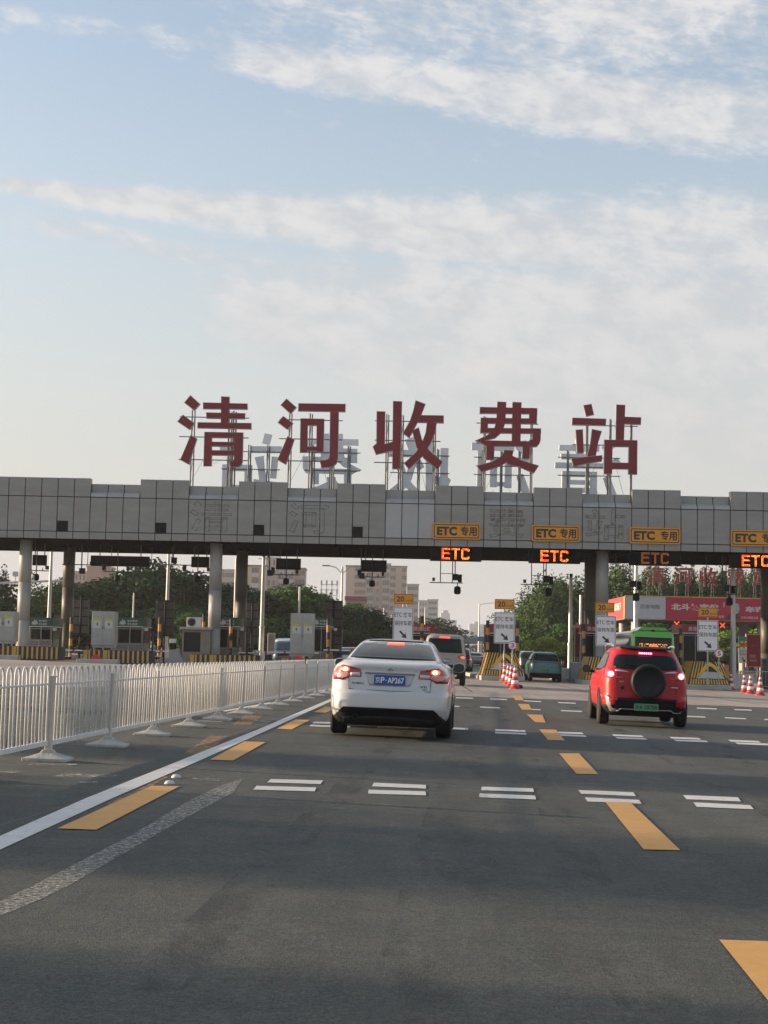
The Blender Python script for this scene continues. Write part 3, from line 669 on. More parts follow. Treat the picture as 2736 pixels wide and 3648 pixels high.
# ================================================================ ISLANDS
ISL = [1.03, 6.43, 11.8, 17.3]; ISLL = [-4.35, -9.7, -15.0, -20.3]
YI = 83.0
def nose(X, label):
    g = gz(X, YI); root = thing('toll_island_nose', (X, YI, g), label, 'toll island', 'striped crash noses of the toll islands')
    mb = MB(); mb.prism([(-1.15, 0, 0), (1.15, 0, 0), (1.15, 3.6, 0), (-1.15, 3.6, 0)], (0, 0, .27)); mb.build('kerb_base', A_CONC, root, bevel=.03)
    Wb, Wt, H0, H1, y0, y1 = 1.08, .74, .272, 1.5, .08, .75
    def fp(u, v, o=0.): return (u*(Wb+(Wt-Wb)*v), y0+(y1-y0)*v-o, H0+(H1-H0)*v)
    mb = MB(); mb.add([fp(-1, 0), fp(1, 0), fp(1, 1), fp(-1, 1), (Wb, 3.3, H0), (-Wb, 3.3, H0), (Wt, 3.1, H1), (-Wt, 3.1, H1)], [(0, 1, 2, 3), (1, 4, 6, 2), (5, 0, 3, 7), (3, 2, 6, 7), (4, 5, 7, 6)])
    mb.build('crash_block', A_SBLK, root)
    mb = MB()
    for k in range(15):
        u0 = -.97+k*.131; mb.prism([fp(u0, .02, .004), fp(u0+.07, .02, .004), fp(u0+.07, .23, .004), fp(u0, .23, .004)], (0, -.012, 0))
    def para(u0, v0, u1, v1, w): mb.prism([fp(u0, v0, .004), fp(u0+w, v0, .004), fp(u1+w, v1, .004), fp(u1, v1, .004)], (0, -.012, 0))
    for k in range(5): para(-.98+k*.15, .26, -.90+k*.17+.02*k, .98-.03*(k > 3), .075)
    for k in range(3): para(.92-k*.13, .30+.1*k, .86-k*.16, .98, .07)
    mb.build('yellow_stripes', A_SYEL, root)
    mb = MB(); cx = .16; out = [(-.62, .34), (-.42, .62), (-.15, .86), (cx, .97), (.45, .86), (.70, .62), (.86, .36)]; inn = [(-.30, .50), (-.10, .66), (.02, .73), (cx, .80), (.30, .73), (.46, .62), (.62, .44)]
    for i in range(6): mb.prism([fp(*out[i], .02), fp(*out[i+1], .02), fp(*inn[i+1], .02), fp(*inn[i], .02)], (0, -.012, 0))
    mb.build('chevron', mat('chevron_yellow', (.68, .40, .035), .55, var=.12), root)
    mb = MB(); mb.prism([fp(-.66, .26, .004), fp(.86, .26, .004), fp(.62, .52, .03), fp(-.20, .56, .03)], (0, -.05, 0)); mb.build('white_wedge', mat('wedge_white', (.42, .43, .42), .6, var=.15), root)
    # side stripes
    mb = MB()
    for sx in (-1, 1):
        for k in range(9):
            ya = y0+.35+k*.3
            mb.add([(sx*(Wb+.006), ya, H0+.02), (sx*(Wb+.006), ya+.14, H0+.02), (sx*(Wt+.006), ya+.5, H1-.02), (sx*(Wt+.006), ya+.36, H1-.02)], [(0, 1, 2, 3)])
    mb.build('side_stripes', A_SYEL, root)
    return root
lab = ['striped island nose hidden behind the white sedan', 'striped yellow and black island nose with chevron behind the cluster of cones', 'striped island nose just left of the red SUV', 'striped island nose with big chevron right of the red SUV']
for X, l in zip(ISL, lab):
    if X > 2: nose(X, l)
def island_body(X, l, y0=86.7, y1=104):
    mb = MB(); g = gz(X, y0); mb.box((-1.1, 0, -.1), (1.1, y1-y0, .22)); o = mb.build('toll_island', A_CONC, bevel=.03); o.location = (X, y0, g)
    return tag(o, l, 'toll island', 'low concrete toll islands')
for i, X in enumerate(ISL): island_body(X, ['low concrete island right of the leftmost speed sign', 'low concrete island behind the nose with the cones', 'low concrete island behind the nose left of the red SUV', 'low concrete island behind the nose right of the red SUV'][i])
for i, X in enumerate(ISLL): island_body(X, 'low concrete island in the left lanes, %s counted leftwards from the white sedan' % ['first', 'second', 'third', 'fourth'][i], 83.5)

# board signs: 20 km/h plate over a white lane board
def board_sign(x0, x1, yy0, yy1, wx0, wx1, wy0, wy1, Y, label):
    a = P(x0, yy0, Y); b = P(x1, yy1, Y); c = P(wx0, wy0, Y); d = P(wx1, wy1, Y); X = (c.x+d.x)/2; g = gz(X, Y)+.2
    root = thing('speed_and_lane_sign', (X, Y, g), label, 'road sign', 'speed and lane signs on the island noses')
    mb = MB(); mb.tube((0, .07, 0), (0, .07, a.z-g-.05), .045); mb.build('post', A_STEEL, root, smooth=False)
    w = (b.x-a.x)/2; h = (a.z-b.z)/2; zc = (a.z+b.z)/2-g; ox = (a.x+b.x)/2-X
    pl = plate(root, 'speed_plate', ox-w, ox+w, zc-h, zc+h, 0, .03, A_YEL, .03)
    mb = MB(); ring(mb, rrect(ox-w+.02, ox+w-.02, zc-h+.02, zc+h-.02, .03), rrect(ox-w+.04, ox+w-.04, zc-h+.04, zc+h-.04, .02), lambda x, z: (x, -.004, z))
    put_text(mb, '20', ox-w*.72, ox+w*.08, zc-h*.52, zc+h*.55, lambda x, z: (x, -.005, z), .02); put_text(mb, 'km/h', ox+w*.2, ox+w*.86, zc-h*.52, zc-h*.05, lambda x, z: (x, -.005, z), .0)
    mb.build('lettering', A_TXT, pl)
    w = (d.x-c.x)/2; h = (c.z-d.z)/2; zc = (c.z+d.z)/2-g
    pl = plate(root, 'lane_board', -w, w, zc-h, zc+h, 0, .03, A_WHITE, .05)
    mb = MB(); ring(mb, rrect(-w+.03, w-.03, zc-h+.03, zc+h-.03, .04), rrect(-w+.055, w-.055, zc-h+.055, zc+h-.055, .03), lambda x, z: (x, -.004, z))
    f = lambda x, z: (x, -.005, z)
    put_text(mb, 'ETC', -w*.86, -w*.12, zc+h*.43, zc+h*.68, f, .004); put_text(mb, '客车', w*.0, w*.86, zc+h*.41, zc+h*.70, f, .006)
    put_text(mb, '保持车距', -w*.86, w*.86, zc-h*.07, zc+h*.22, f, .006)
    p0 = Vector((-w*.32, zc-h*.38)); p1 = Vector((w*.36, zc-h*.80)); dd = (p1-p0).normalized(); nn = Vector((-dd.y, dd.x)); t = .05
    q = [p0+nn*t, p1-dd*.22+nn*t, p1-dd*.26+nn*.17, p1, p1-dd*.26-nn*.17, p1-dd*.22-nn*t, p0-nn*t]
    mb.add([f(v.x, v.y) for v in q], [(0, 1, 5, 6), (1, 2, 3), (1, 3, 5), (5, 3, 4)])
    mb.build('lettering', A_TXT, pl, fix=False)
for i, q in enumerate(((1403, 1473, 2115, 2153, 1401, 1471, 2162, 2287), (1763, 1833, 2134, 2171, 1761, 1834, 2180, 2293), (2121, 2189, 2146, 2183, 2123, 2194, 2193, 2302), (2488, 2557, 2164, 2199, 2485, 2559, 2209, 2321))):
    board_sign(*q, 82.6, ['20 km/h and ETC lane sign above the roof of the white sedan', '20 km/h and ETC lane sign above the cluster of cones', '20 km/h and ETC lane sign just left of the green bus', '20 km/h and ETC lane sign right of the green bus'][i])
def round_sign(x, y, Y, r, ch, label, bgc=None):
    p = P(x, y, Y); g = gz(p.x, Y)
    root = thing('round_number_sign', (p.x, Y, g+.2), label, 'round sign', 'round lane number signs'); z = p.z-g-.2
    mb = MB(); mb.tube((0, .05, -.0), (0, .05, z), .03); mb.build('post', A_STEEL, root)
    mb = MB(); mb.lathe([(r, .03), (r, 0)], (0, 0, z), 28, 'Y'); mb.build('disc', A_WHITE, root)
    mb = MB(); c = [(math.cos(2*math.pi*i/28), math.sin(2*math.pi*i/28)) for i in range(28)]
    ring(mb, [(a*r*.98, z+b*r*.98) for a, b in c], [(a*r*.84, z+b*r*.84) for a, b in c], lambda x, z: (x, -.004, z)); put_text(mb, ch, -r*.35, r*.35, z-r*.5, z+r*.5, lambda x, z: (x, -.005, z), .02)
    mb.build('number', mat('sign_dull_red', (.38, .06, .05), .6), root)
round_sign(1826, 2299, 82.4, .235, '3', 'round sign with number 3 above the cone cluster'); round_sign(2562, 2328, 82.4, .235, '5', 'round sign with number 5 above the chevron right of the red SUV')

# striped bollard posts
def striped_post(X, Y, z1, label, z0=.2, r=.095):
    g = gz(X, Y); root = thing('striped_post', (X, Y, g+z0), label, 'striped post', 'black and yellow posts by the booths')
    a = MB(); H = z1-g-z0; k = 0
    seg = .41
    z = H
    while z > .01:
        q = max(0, z-seg); a.mi = k % 2; a.tube((0, 0, q), (0, 0, z), r, n=14); z = q; k += 1
    a.build('banded_tube', [A_SBLK, mat('post_amber', (.55, .27, .05), .6, var=.15)], root)
for i, (x, y, Y) in enumerate(((255, 2198, 90), (570, 2198, 90), (727, 2190, 91), (824, 2206, 91), (1170, 2201, 90), (1504, 2195, 88.5), (1738, 2210, 88.5), (1844, 2213, 88.5), (2080, 2222, 88.5), (2425, 2238, 88.5))):
    p = P(x, y, Y)
    striped_post(p.x, Y, p.z, 'black and yellow banded post, %s' % ['leftmost, beside the second column', 'beside the dark board left of the air conditioner', 'beside the air conditioner', 'right of the second front column', 'beside the cabinet left of the white sedan', 'behind the sign above the white sedan', 'left of the sign above the cones', 'right of the sign above the cones', 'by the third column pair', 'right of the green bus'][i])

# ---------------------------------------------------------------- booths
M_BWALL = mat('booth_wall', (.20, .19, .17), .6, .2, var=.2, scale=2)
M_HGRN = mat('header_green', (.02, .075, .055), .5, var=.1)
M_HRED = mat('header_red', (.30, .02, .03), .5, var=.1)
M_HTXT = mat('header_lettering', (.45, .47, .46), .6)
M_BIN = mat('booth_interior', (.02, .022, .022), .7)
M_WOOD = mat('booth_kickboard', (.30, .20, .13), .7, var=.1)
def booth(X, Y, label, hm, w=1.5, z1=2.75, group='toll booths', words='', hx=0, deep=3.0, logo=False):
    g = gz(X, Y)+.2; root = thing('toll_booth', (X, Y, g), label, 'toll booth', group)
    zt = z1-g; zh = zt-.55; h = w/2
    mb = MB()
    for sx in (-1, 1):
        for yy in (0, deep-.1): mb.box((sx*h-.05, yy, 0), (sx*h+.05, yy+.1, zh))
    mb.box((-h-.05, .02, 0), (h+.05, .1, .9)) ; mb.box((-h, .1, 0), (-h+.05, deep, .95)); mb.box((h-.05, .1, 0), (h, deep, .95)); mb.box((-h, deep-.08, .0), (h, deep-.02, zh))
    mb.build('wall', M_BWALL, root)
    mb = MB(); mb.box((-h+.06, .25, .9), (h-.06, .27, zh)); mb.build('window', A_GLASS, root)
    mb = MB(); mb.box((-h*.6, .6, .9), (-h*.1, 1.2, 1.3)); mb.box((h*.2, .6, .9), (h*.5, 1., 1.5)); mb.build('desk_equipment', A_GREY, root)
    mb = MB(); mb.box((-h-.1, -.12, zh), (h+.1, deep+.1, zh+.05)); mb.build('canopy_strip', A_LGREY, root)
    mb = MB()
    for q in (.25, .55, .85): mb.tube((-h-.12, -.35, q), (h+.12, -.35, q), .018, n=6)
    for q in (-h-.12, 0, h+.12): mb.tube((q, -.35, 0), (q, -.35, .9), .022, n=6)
    mb.build('handrail', A_STEEL, root)
    mb = MB(); mb.box((-.02, .05, .9), (.02, .2, zh)); mb.box((-h+.05, .05, .88), (h-.05, .2, .93)); mb.box((-h+.05, .06, zh-.12), (h-.05, .2, zh-.08)); mb.build('window_frame', A_GREY, root)
    mb = MB(); mb.tube((h+.05, -.05, zh-.1), (h+.3, -.2, zh-.1), .02); mb.box((h+.2, -.45, zh-.2), (h+.36, -.15, zh-.04)); mb.build('camera', A_LGREY, root)
    mb = MB(); mb.box((h-.02, .12, 1.15), (h+.10, .42, 1.5)); mb.tube((h+.04, .25, 0), (h+.04, .25, 1.15), .03); mb.build('fare_display', A_DARK, root)
    mb = MB(); mb.path([(-h-.08, .05, 0), (-h-.09, .05, zh*.5), (-h-.06, .05, zh)], .025, 6); mb.build('cable_duct', A_LGREY, root)
    hd = MB(); hd.box((-h-.08, -.1, zh+.05), (h+.08, deep, zt)); o = hd.build('header', hm, root)
    mb = MB(); f = lambda x, z: (x, -.105, z)
    if logo:
        cx = -h*.55; mb.add([f(cx+a, zh+.05+b) for a, b in ((-.2, .1), (-.16, .3), (-.08, .24), (-.03, .42), (.04, .3), (.1, .36), (.17, .12), (.02, .08))], [(0, 1, 2), (0, 2, 7), (2, 3, 4), (2, 4, 7), (4, 5, 6), (4, 6, 7)])
        put_text(mb, '首发集团', -h*.2, h*.6, zh+.30, zh+.42, f, .02); put_text(mb, '京礼高速', -h*.2, h*.6, zh+.10, zh+.25, f, .02)
    elif words:
        put_text(mb, words, -h*.6, h*.8, zh+.16, zh+.42, f, .02)
    if mb.v: mb.build('header_lettering', M_HTXT, o)
    return root
for i, (x, w) in enumerate(((147, 1.2), (464, 1.45), (815, 1.1), (1146, 1.1))):
    p = P(x, 2200, 91.5); booth(p.x, 91.5, ['toll booth with green header right of the leftmost column', 'toll booth with green header right of the second grey cabinet', 'toll booth with green header right of the second front column', 'toll booth with green header behind the cabinet beside the white sedan'][i], M_HGRN, w, P(x, 2200, 91.5).z, 'booths with green headers', logo=True)
for i, x in enumerate((1500, 1785, 2118, 2478)):
    p = P(x, 2224, 91); booth(p.x, 91, ['dark booth with red header behind the leftmost speed sign', 'dark booth with red header behind the sign above the cones', 'dark booth with red header behind the third column pair', 'dark booth with red header right of the green bus'][i], M_HRED, 1.45, p.z, 'booths with red headers', words='高速公路')
p = P(695, 2243, 88.5)
root = thing('guard_booth', (p.x, 88.5, gz(p.x, 88)+.2), 'beige booth with a flat roof and window under the air conditioner', 'toll booth'); zt = p.z-root.location.z
mb = MB(); mb.box((-.72, 0, 0), (-.62, 1.8, zt)); mb.box((-.62, .02, 0), (-.05, 1.8, .6)); mb.box((.32, 0, 0), (.85, 1.8, zt)); mb.box((-.62, .02, zt-.15), (.32, .1, zt)); mb.box((-.05, .02, 0), (.32, .1, .6)); mb.build('wall', mat('booth_beige', (.23, .20, .16), .7, var=.2), root)
mb = MB(); mb.box((-.62, .12, .6), (.32, .14, zt-.15)); mb.build('window', A_GLASS, root)
mb = MB(); mb.box((-.85, -.15, zt), (.95, 2., zt+.14)); mb.build('roof', mat('roof_beige', (.36, .33, .28), .7), root, bevel=.02)
p = P(690, 2224, 88.7)
ac = thing('air_conditioner', (p.x, 88.8, P(695, 2243, 88.5).z+.14), 'white air conditioner unit with a round fan on the beige booth roof', 'air conditioner')
mb = MB(); mb.box((-.41, 0, 0), (.40, .32, .56)); mb.build('case', A_LGREY, ac, bevel=.02)
mb = MB(); mb.lathe([(.23, -.006), (.23, -.02), (.2, -.02), (.2, -.006)], (-.13, 0, .28), 24, 'Y')
for a in range(8): mb.tube((-.13, -.012, .28), (-.13+.21*math.cos(a*math.pi/4), -.012, .28+.21*math.sin(a*math.pi/4)), .006, n=4)
for q in (.06, .11, .16): 
    c = [(math.cos(2*math.pi*i/20), math.sin(2*math.pi*i/20)) for i in range(20)]; mb.path([(-.13+a*q, -.012, .28+b*q) for a, b in c+c[:1]], .004, 4)
mb.build('fan_grille', mat('fan_grey', (.16, .16, .16), .6), ac)
mb = MB(); put_text(mb, 'AUX', .18, .34, .40, .45, lambda x, z: (x, -.003, z)) if False else mb.box((.2, -.004, .42), (.34, 0, .44)); mb.build('badge', A_GREY, ac)

# grey two-door cabinets, low striped barriers, no-entry signs on the left islands
M_CAB = mat('cabinet_grey', (.36, .365, .34), .5, .2, var=.12, scale=2)
def cabinet(x0, x1, y0, Y, label):
    a = P(x0, y0, Y); b = P(x1, y0, Y); X = (a.x+b.x)/2; w = (b.x-a.x)/2; g = gz(X, Y)+.22
    root = thing('equipment_cabinet', (X, Y, g), label, 'cabinet', 'grey two-door cabinets on the left islands'); H = a.z-g; z0 = .72
    mb = MB(); mb.box((-w, .03, z0), (w, 1.0, H)); mb.box((-w+.05, .1, z0-.12), (w-.05, .9, z0)); 
    for q in (-.8, 0, .75): mb.box((q*w-.04, .15, 0), (q*w+.04, .25, z0-.12))
    mb.build('case', M_CAB, root, bevel=.01)
    for sx in (-1, 1):
        d = MB(); xa, xb = (-w+.02, -.01) if sx < 0 else (.01, w-.02)
        d.box((xa, -.0, z0+.03), (xb, .028, H-.04))
        for zz in (.18, .30, .42, .54, H-z0-.28, H-z0-.42, H-z0-.56): d.box((xa+.10, -.018, z0+zz), (xb-.10, .0, z0+zz+.045))
        dd = d.build('door', M_CAB, root, bevel=.006)
        m = MB(); zc = z0+(H-z0)*.50; m.box((xa+.08, -.026, zc), (xb-.09, -.0185, zc+.42)); m.build('notice', mat('notice_white', (.50, .52, .49), .5), dd)
        m = MB(); m.box((xa+.08, -.03, zc+.43), (xb-.09, -.019, zc+.54)); m.build('yellow_label', mat('label_yellow', (.50, .47, .03), .5), dd)
        m = MB(); xm = (xa+xb)/2; m.add([(xm+p, -.032, zc+q) for p, q in ((-.03, .30), (.04, .32), (.01, .23), (.06, .22), (-.02, .10), (.0, .2), (-.06, .21))], [(0, 1, 2), (0, 2, 5), (2, 3, 5), (3, 4, 5), (0, 5, 6)]); m.build('bolt_mark', A_TXT, dd, fix=False)
        m = MB(); m.box((-.05*sx-.01, -.03, z0+.9), (-.05*sx+.01, 0, z0+1.05)); m.build('handle', A_DARK, dd)
for i, q in enumerate(((-28, 54, 2177), (328, 411, 2177), (1036, 1121, 2184))):
    cabinet(*q, 86.5, 'grey two-door cabinet with yellow labels, %s' % ['leftmost, cut by the picture edge', 'left of the dark board, above the no-entry sign', 'left of the white sedan'][i])
def barrier(X, Y, label, sign=True, w=2.1, x=None):
    g = gz(X, Y); root = thing('striped_barrier', (X, Y, g), label, 'striped barrier', 'low striped barriers on the left islands')
    mb = MB(); mb.box((-w/2, 0, .0), (w/2+1.6, 1.2, .72)); mb.build('block', A_SBLK, root, bevel=.02)
    mb = MB()
    n = int((w+1.6)/.26)
    for k in range(n): mb.box((-w/2+.03+k*.26, -.012, .05), (-w/2+.03+k*.26+(.22 if k in (0, 4) else .11), -.001, .70))
    mb.build('yellow_stripes', mat('barrier_amber', (.46, .29, .07), .6, var=.2), root)
for i, (x, Y) in enumerate(((40, 84.2), (365, 84.2), (745, 84.2), (1072, 84.2))):
    X = P(x, 2330, Y).x; barrier(X, Y, 'low yellow and black striped barrier, %s' % ['leftmost', 'carrying the nearer no-entry sign', 'at the foot of the second front column', 'left of the white sedan'][i])
def no_entry(x, y, Y, label):
    p = P(x, y, Y); g = gz(p.x, Y); root = thing('no_entry_sign', (p.x, Y, g), label, 'no-entry sign', 'round red no-entry signs'); z = p.z-g; r = .30
    mb = MB(); mb.tube((0, .03, 0), (0, .03, z), .03); mb.build('post', A_STEEL, root)
    mb = MB(); mb.lathe([(r, .02), (r, 0)], (0, 0, z), 32, 'Y'); mb.build('disc', mat('sign_red', (.60, .02, .02), .45), root)
    mb = MB(); mb.box((-r*.78, -.012, z-.035), (r*.78, -.001, z+.05)); mb.build('bar', A_WHITE, root)
no_entry(342, 2352, 83.9, 'red no-entry sign in front of the second grey cabinet'); no_entry(1064, 2358, 83.9, 'red no-entry sign below the cabinet left of the white sedan')

# dark information boards seen from behind, on posts
M_BRD = mat('board_back_brown', (.085, .072, .06), .7, var=.25, scale=2)
M_BRD2 = mat('board_back_grey', (.135, .125, .115), .7, var=.25, scale=2)
def info_board(x0, x1, y0, y1, Y, label, m, px=None):
    a = P(x0, y0, Y); b = P(x1, y1, Y); X = (a.x+b.x)/2; w = (b.x-a.x)/2; g = gz(X, Y); H = a.z-g; z0 = b.z-g
    root = thing('board_back', (X, Y, g), label, 'sign board', 'dark sign boards seen from behind')
    mb = MB(); mb.box((-w, .05, z0), (w, .14, H)); mb.build('panel', m, root, bevel=.01)
    mb = MB(); n = max(3, int((H-z0)/.5))
    for k in range(n+1): zz = z0+.06+(H-z0-.12)*k/n; mb.box((-w*.9, .01, zz-.03), (w*.9, .05, zz+.03))
    mb.tube((0, -.02, 0), (0, -.02, H-.02), .055); mb.build('frame_and_post', A_DARK, root)
for i, (q, m) in enumerate((((261, 314, 2131, 2262), M_BRD2), ((557, 618, 2137, 2268), M_BRD), ((878, 917, 2141, 2300), M_BRD2), ((1157, 1217, 2139, 2330), M_BRD))):
    info_board(*q, 93.5, 'dark board seen from behind, %s' % ['greyish, right of the second column', 'brown, left of the air conditioner', 'narrow, right of the rear column behind the green header', 'brown, tall, beside the lamp pole left of the white sedan'][i], m)

# tall poles
M_POLE = mat('pole_pale', (.50, .49, .47), .35, .5, var=.1)
def pole(x, ytop, ybot, Y, r, label, lamp=False, box=False, arm=None, group='tall pale poles', nm='pole'):
    t = P(x, ytop, Y); g = gz(t.x, Y); root = thing('tall_pole', (t.x, Y, g), label, nm, group); H = t.z-g
    mb = MB(); mb.tube((0, 0, 0), (0, 0, H*.35), r*1.25, r*1.15, 16); mb.tube((0, 0, H*.35), (0, 0, H), r, r*.75, 16); mb.tube((0, 0, 0), (0, 0, .05), r*2.4, n=16); mb.tube((0, 0, H*.345), (0, 0, H*.36), r*1.35, n=16)
    mb.build('shaft', M_POLE, root)
    if lamp:
        mb = MB()
        for sx in (-1, 1): mb.path([(0, 0, H-.6), (sx*.5, 0, H-.1), (sx*1.1, 0, H+.05)], .035, 6); mb.cbox((sx*1.3, 0, H+.04), (.6, .25, .1))
        mb.build('lamp_arms', A_GREY, root)
    if box:
        mb = MB(); mb.cbox((0, -.08, H+.1), (.16, .3, .2)); mb.tube((-.35, 0, H-.1), (.35, 0, H-.1), .02); mb.cbox((.3, -.1, H+.02), (.1, .25, .12)); mb.build('camera', A_DARK, root)
    if arm:
        mb = MB(); mb.path([(0, 0, H-.3), (arm*.4, 0, H+.0), (arm, 0, H+.15)], .04, 6); mb.cbox((arm*1.15, 0, H+.13), (abs(arm)*.4, .2, .08)); mb.build('lamp_arm', A_GREY, root)
pole(184, 1960, 2200, 108, .13, 'tall pale pole rising left of the second column'); pole(602, 1960, 2300, 108, .13, 'tall pale pole left of the second front column, behind the trees')
pole(940, 1985, 2300, 104, .14, 'bright sunlit pole between the second column pair and the tan blocks', box=True); pole(1220, 2018, 2320, 125, .10, 'slim pale pole with twin lamp arms left of the white sedan', lamp=True, nm='street lamp')
pole(2034, 2056, 2372, 96, .13, 'sunlit pale pole left of the third column pair', box=True); pole(2069, 2120, 2237, 110, .11, 'thin grey pole beside the third column pair')
pole(2266, 2010, 2250, 125, .20, 'bright pole rising above the green bus behind the banner'); pole(2612, 2010, 2380, 92, .15, 'bright sunlit pole right of the rightmost speed sign')
pole(842, 1990, 2190, 112, .10, 'thin pale pole between the second column pair'); pole(477, 2112, 2200, 112, .07, 'short slim pole above the second green header'); pole(1068, 2090, 2230, 150, .12, 'faint far pole in front of the round green trees')
pole(1708, 2150, 2330, 260, .13, 'far street lamp with a single arm over the overpass', arm=2.2, nm='street lamp', group='far street lamps'); pole(1368, 2166, 2330, 240, .12, 'far curved street lamp left of the leftmost speed sign', arm=3.5, nm='street lamp', group='far street lamps')
pole(1395, 2190, 2330, 200, .10, 'far street lamp with its arm to the left, just left of the leftmost speed sign', arm=-3.5, nm='street lamp', group='far street lamps'); pole(1515, 2163, 2330, 130, .06, 'thin dark lamp post right of the leftmost speed sign', nm='street lamp', group='far street lamps')
# thin sunlit pole lying high at the left edge: a horizontal arm
a = P(-30, 2078, 115); b = P(205, 2069, 115); mb = MB(); mb.tube((a.x, 115, a.z), (b.x, 115, b.z), .08); mb.cbox((P(55, 2045, 115).x, 115, P(55, 2045, 115).z), (.3, .5, .35)); mb.tube((P(55, 2045, 115).x, 115, a.z), (P(55, 2045, 115).x, 115, P(55, 2045, 115).z), .04)
mb.tube((b.x+.8, 115, gz(b.x, 115)), (b.x+.8, 115, b.z+.3), .12); mb.tube((b.x, 115, b.z), (b.x+.8, 115, b.z), .08)
tag(mb.build('camera_gantry_arm', M_POLE), 'long pale horizontal camera arm behind the leftmost column', 'camera arm')

# barrier gates and small island furniture on the left
def boom_gate(x, y, Y, L_, label, d=1):
    p = P(x, y, Y); g = gz(p.x, Y)+.2; root = thing('boom_gate', (p.x, Y, g), label, 'boom gate', 'boom gates in the left lanes'); z = p.z-g
    mb = MB(); mb.box((-.18, -.15, 0), (.18, .15, z+.1)); mb.build('cabinet', A_GREY, root, bevel=.02)
    mb = MB(); 
    mb.box((.0 if d > 0 else -L_, -.2, z-.04), (L_ if d > 0 else 0, -.16, z+.04)); o = mb.build('boom', A_WHITE, root)
    mb = MB()
    for k in range(3): xx = d*(.5+k*L_*.3); mb.box((min(xx, xx+d*.14), -.206, z-.042), (max(xx, xx+d*.14), -.201, z+.042))
    mb.build('red_band', A_RED, o)
boom_gate(228, 2316, 89, 1.9, 'boom gate between the green header booth and the second cabinet'); boom_gate(540, 2319, 89, 1.8, 'boom gate with white arm by the dark board'); boom_gate(912, 2322, 90, 3.6, 'boom gate across the lane of the minibus'); boom_gate(1290, 2318, 90, 2.2, 'boom gate just left of the white sedan', -1)
def reader(x, y, Y, label):
    p = P(x, y, Y); g = gz(p.x, Y)+.2; root = thing('card_reader', (p.x, Y, g), label, 'card reader', 'twin-topped card reader pedestals'); z = p.z-g
    for q in (-.28, .22):
        mb = MB(); mb.box((q-.13, 0, .1), (q+.13, .3, z)); mb.box((q-.02, .1, 0), (q+.02, .2, .1)); mb.build('pedestal', A_DARK, root, bevel=.02)
        mb = MB(); mb.box((q-.17, -.05, z), (q+.17, .35, z+.06)); mb.build('cap', A_LGREY, root, bevel=.015)
    mb = MB(); mb.tube((-.03, .1, 0), (-.03, .1, z+1.35), .05); mb.build('mast', A_DARK, root)
reader(212, 2340, 87, 'dark pedestals with pale caps below the first booth'); reader(543, 2340, 87, 'dark pedestals with pale caps left of the beige booth'); reader(880, 2328, 87, 'dark pedestals with pale caps right of the second front column')
mb = MB(); a = P(103, 2317, 88); b = P(182, 2372, 88); g = gz(a.x, 88); mb.box((a.x, 88, g), (b.x, 88.6, a.z)); tag(mb.build('kick_wall', M_WOOD, bevel=.02), 'tan low wall panel under the first green-headed booth', 'low wall')
p = P(617, 2290, 87); root = thing('payment_terminal', (p.x, 87, gz(p.x, 87)+.2), 'pale payment terminal with a sloped foot left of the beige booth', 'payment terminal'); z = p.z-root.location.z
mb = MB(); mb.box((-.25, 0, 0), (.35, .35, z-.3)); mb.prism([(.35, 0, 0), (.62, 0, 0), (.35, 0, .55)], (0, .35, 0)); mb.box((-.06, .1, z-.3), (.1, .25, z)); mb.build('body', A_GREY, root, bevel=.02)
mb = MB(); mb.box((-.2, -.02, z-.02), (.16, .2, z+.22)); mb.build('head', A_LGREY, root, bevel=.03)
mb = MB(); mb.box((-.2, -.05, z-.36), (.16, .2, z-.02)); mb.build('screen_unit', A_BLACK, root, bevel=.02)
p = P(955, 2300, 100); root = thing('junction_box', (p.x-.05, 103.6, P(950, 2255, 103.6).z-.9), 'pale box strapped to the bright sunlit pole', 'box'); mb = MB(); mb.box((-.25, -.1, -.5), (.25, .1, .9)); mb.build('case', A_LGREY, root, bevel=.02)
mb = MB(); mb.box((-.2, -.115, -.42), (.2, -.1, .8)); mb.build('door', A_GREY, root)

# ================================================================ CONES
M_CR = mat('cone_red', (.62, .03, .035), .45, var=.1); M_CW = mat('cone_white', (.78, .78, .78), .25, coat=.5)
def cone():
    root = thing('traffic_cone')
    H = .93; rr = lambda z: .185-(.185-.035)*(z-.06)/(H-.06)
    red = MB(); wh = MB(); red.lathe([(rr(a), a) for a in (.06, .20)], n=20); red.lathe([(rr(a), a) for a in (.36, .50)], n=20); red.lathe([(rr(a), a) for a in (.64, .74)], n=20); red.lathe([(rr(.86), .86), (rr(H), H), (.02, H+.01)], n=20)
    for a, b in ((.20, .36), (.50, .64), (.74, .86)): wh.lathe([(rr(a)+.002, a), (rr(b)+.002, b)], n=20)
    red.build('cone_body', M_CR, root, smooth=True); wh.build('reflective_band', M_CW, root, smooth=True)
    mb = MB(); mb.lathe([(.25, 0), (.25, .03), (.20, .06), (.18, .06)], n=8); mb.build('base', mat('cone_base', (.40, .05, .03), .6), root)
    return root
c0 = None
CL = ((1834, 2455, 'front cone of the cluster in the lane divide, nearest the camera'), (1821, 2445, 'second cone of the cluster in the lane divide'), (1810, 2437, 'third cone of the cluster in the lane divide'), (1797, 2428, 'rear left cone of the cluster in the lane divide'), (1786, 2420, 'farthest cone of the cluster, half hidden at its left end'),
      (2604, 2459, 'white and red cone beside the orange panel right of the red SUV'), (2651, 2467, 'middle left of the three cones at the right picture edge'), (2673, 2472, 'middle cone of the three at the right picture edge'), (2708, 2478, 'rightmost cone at the right picture edge'))
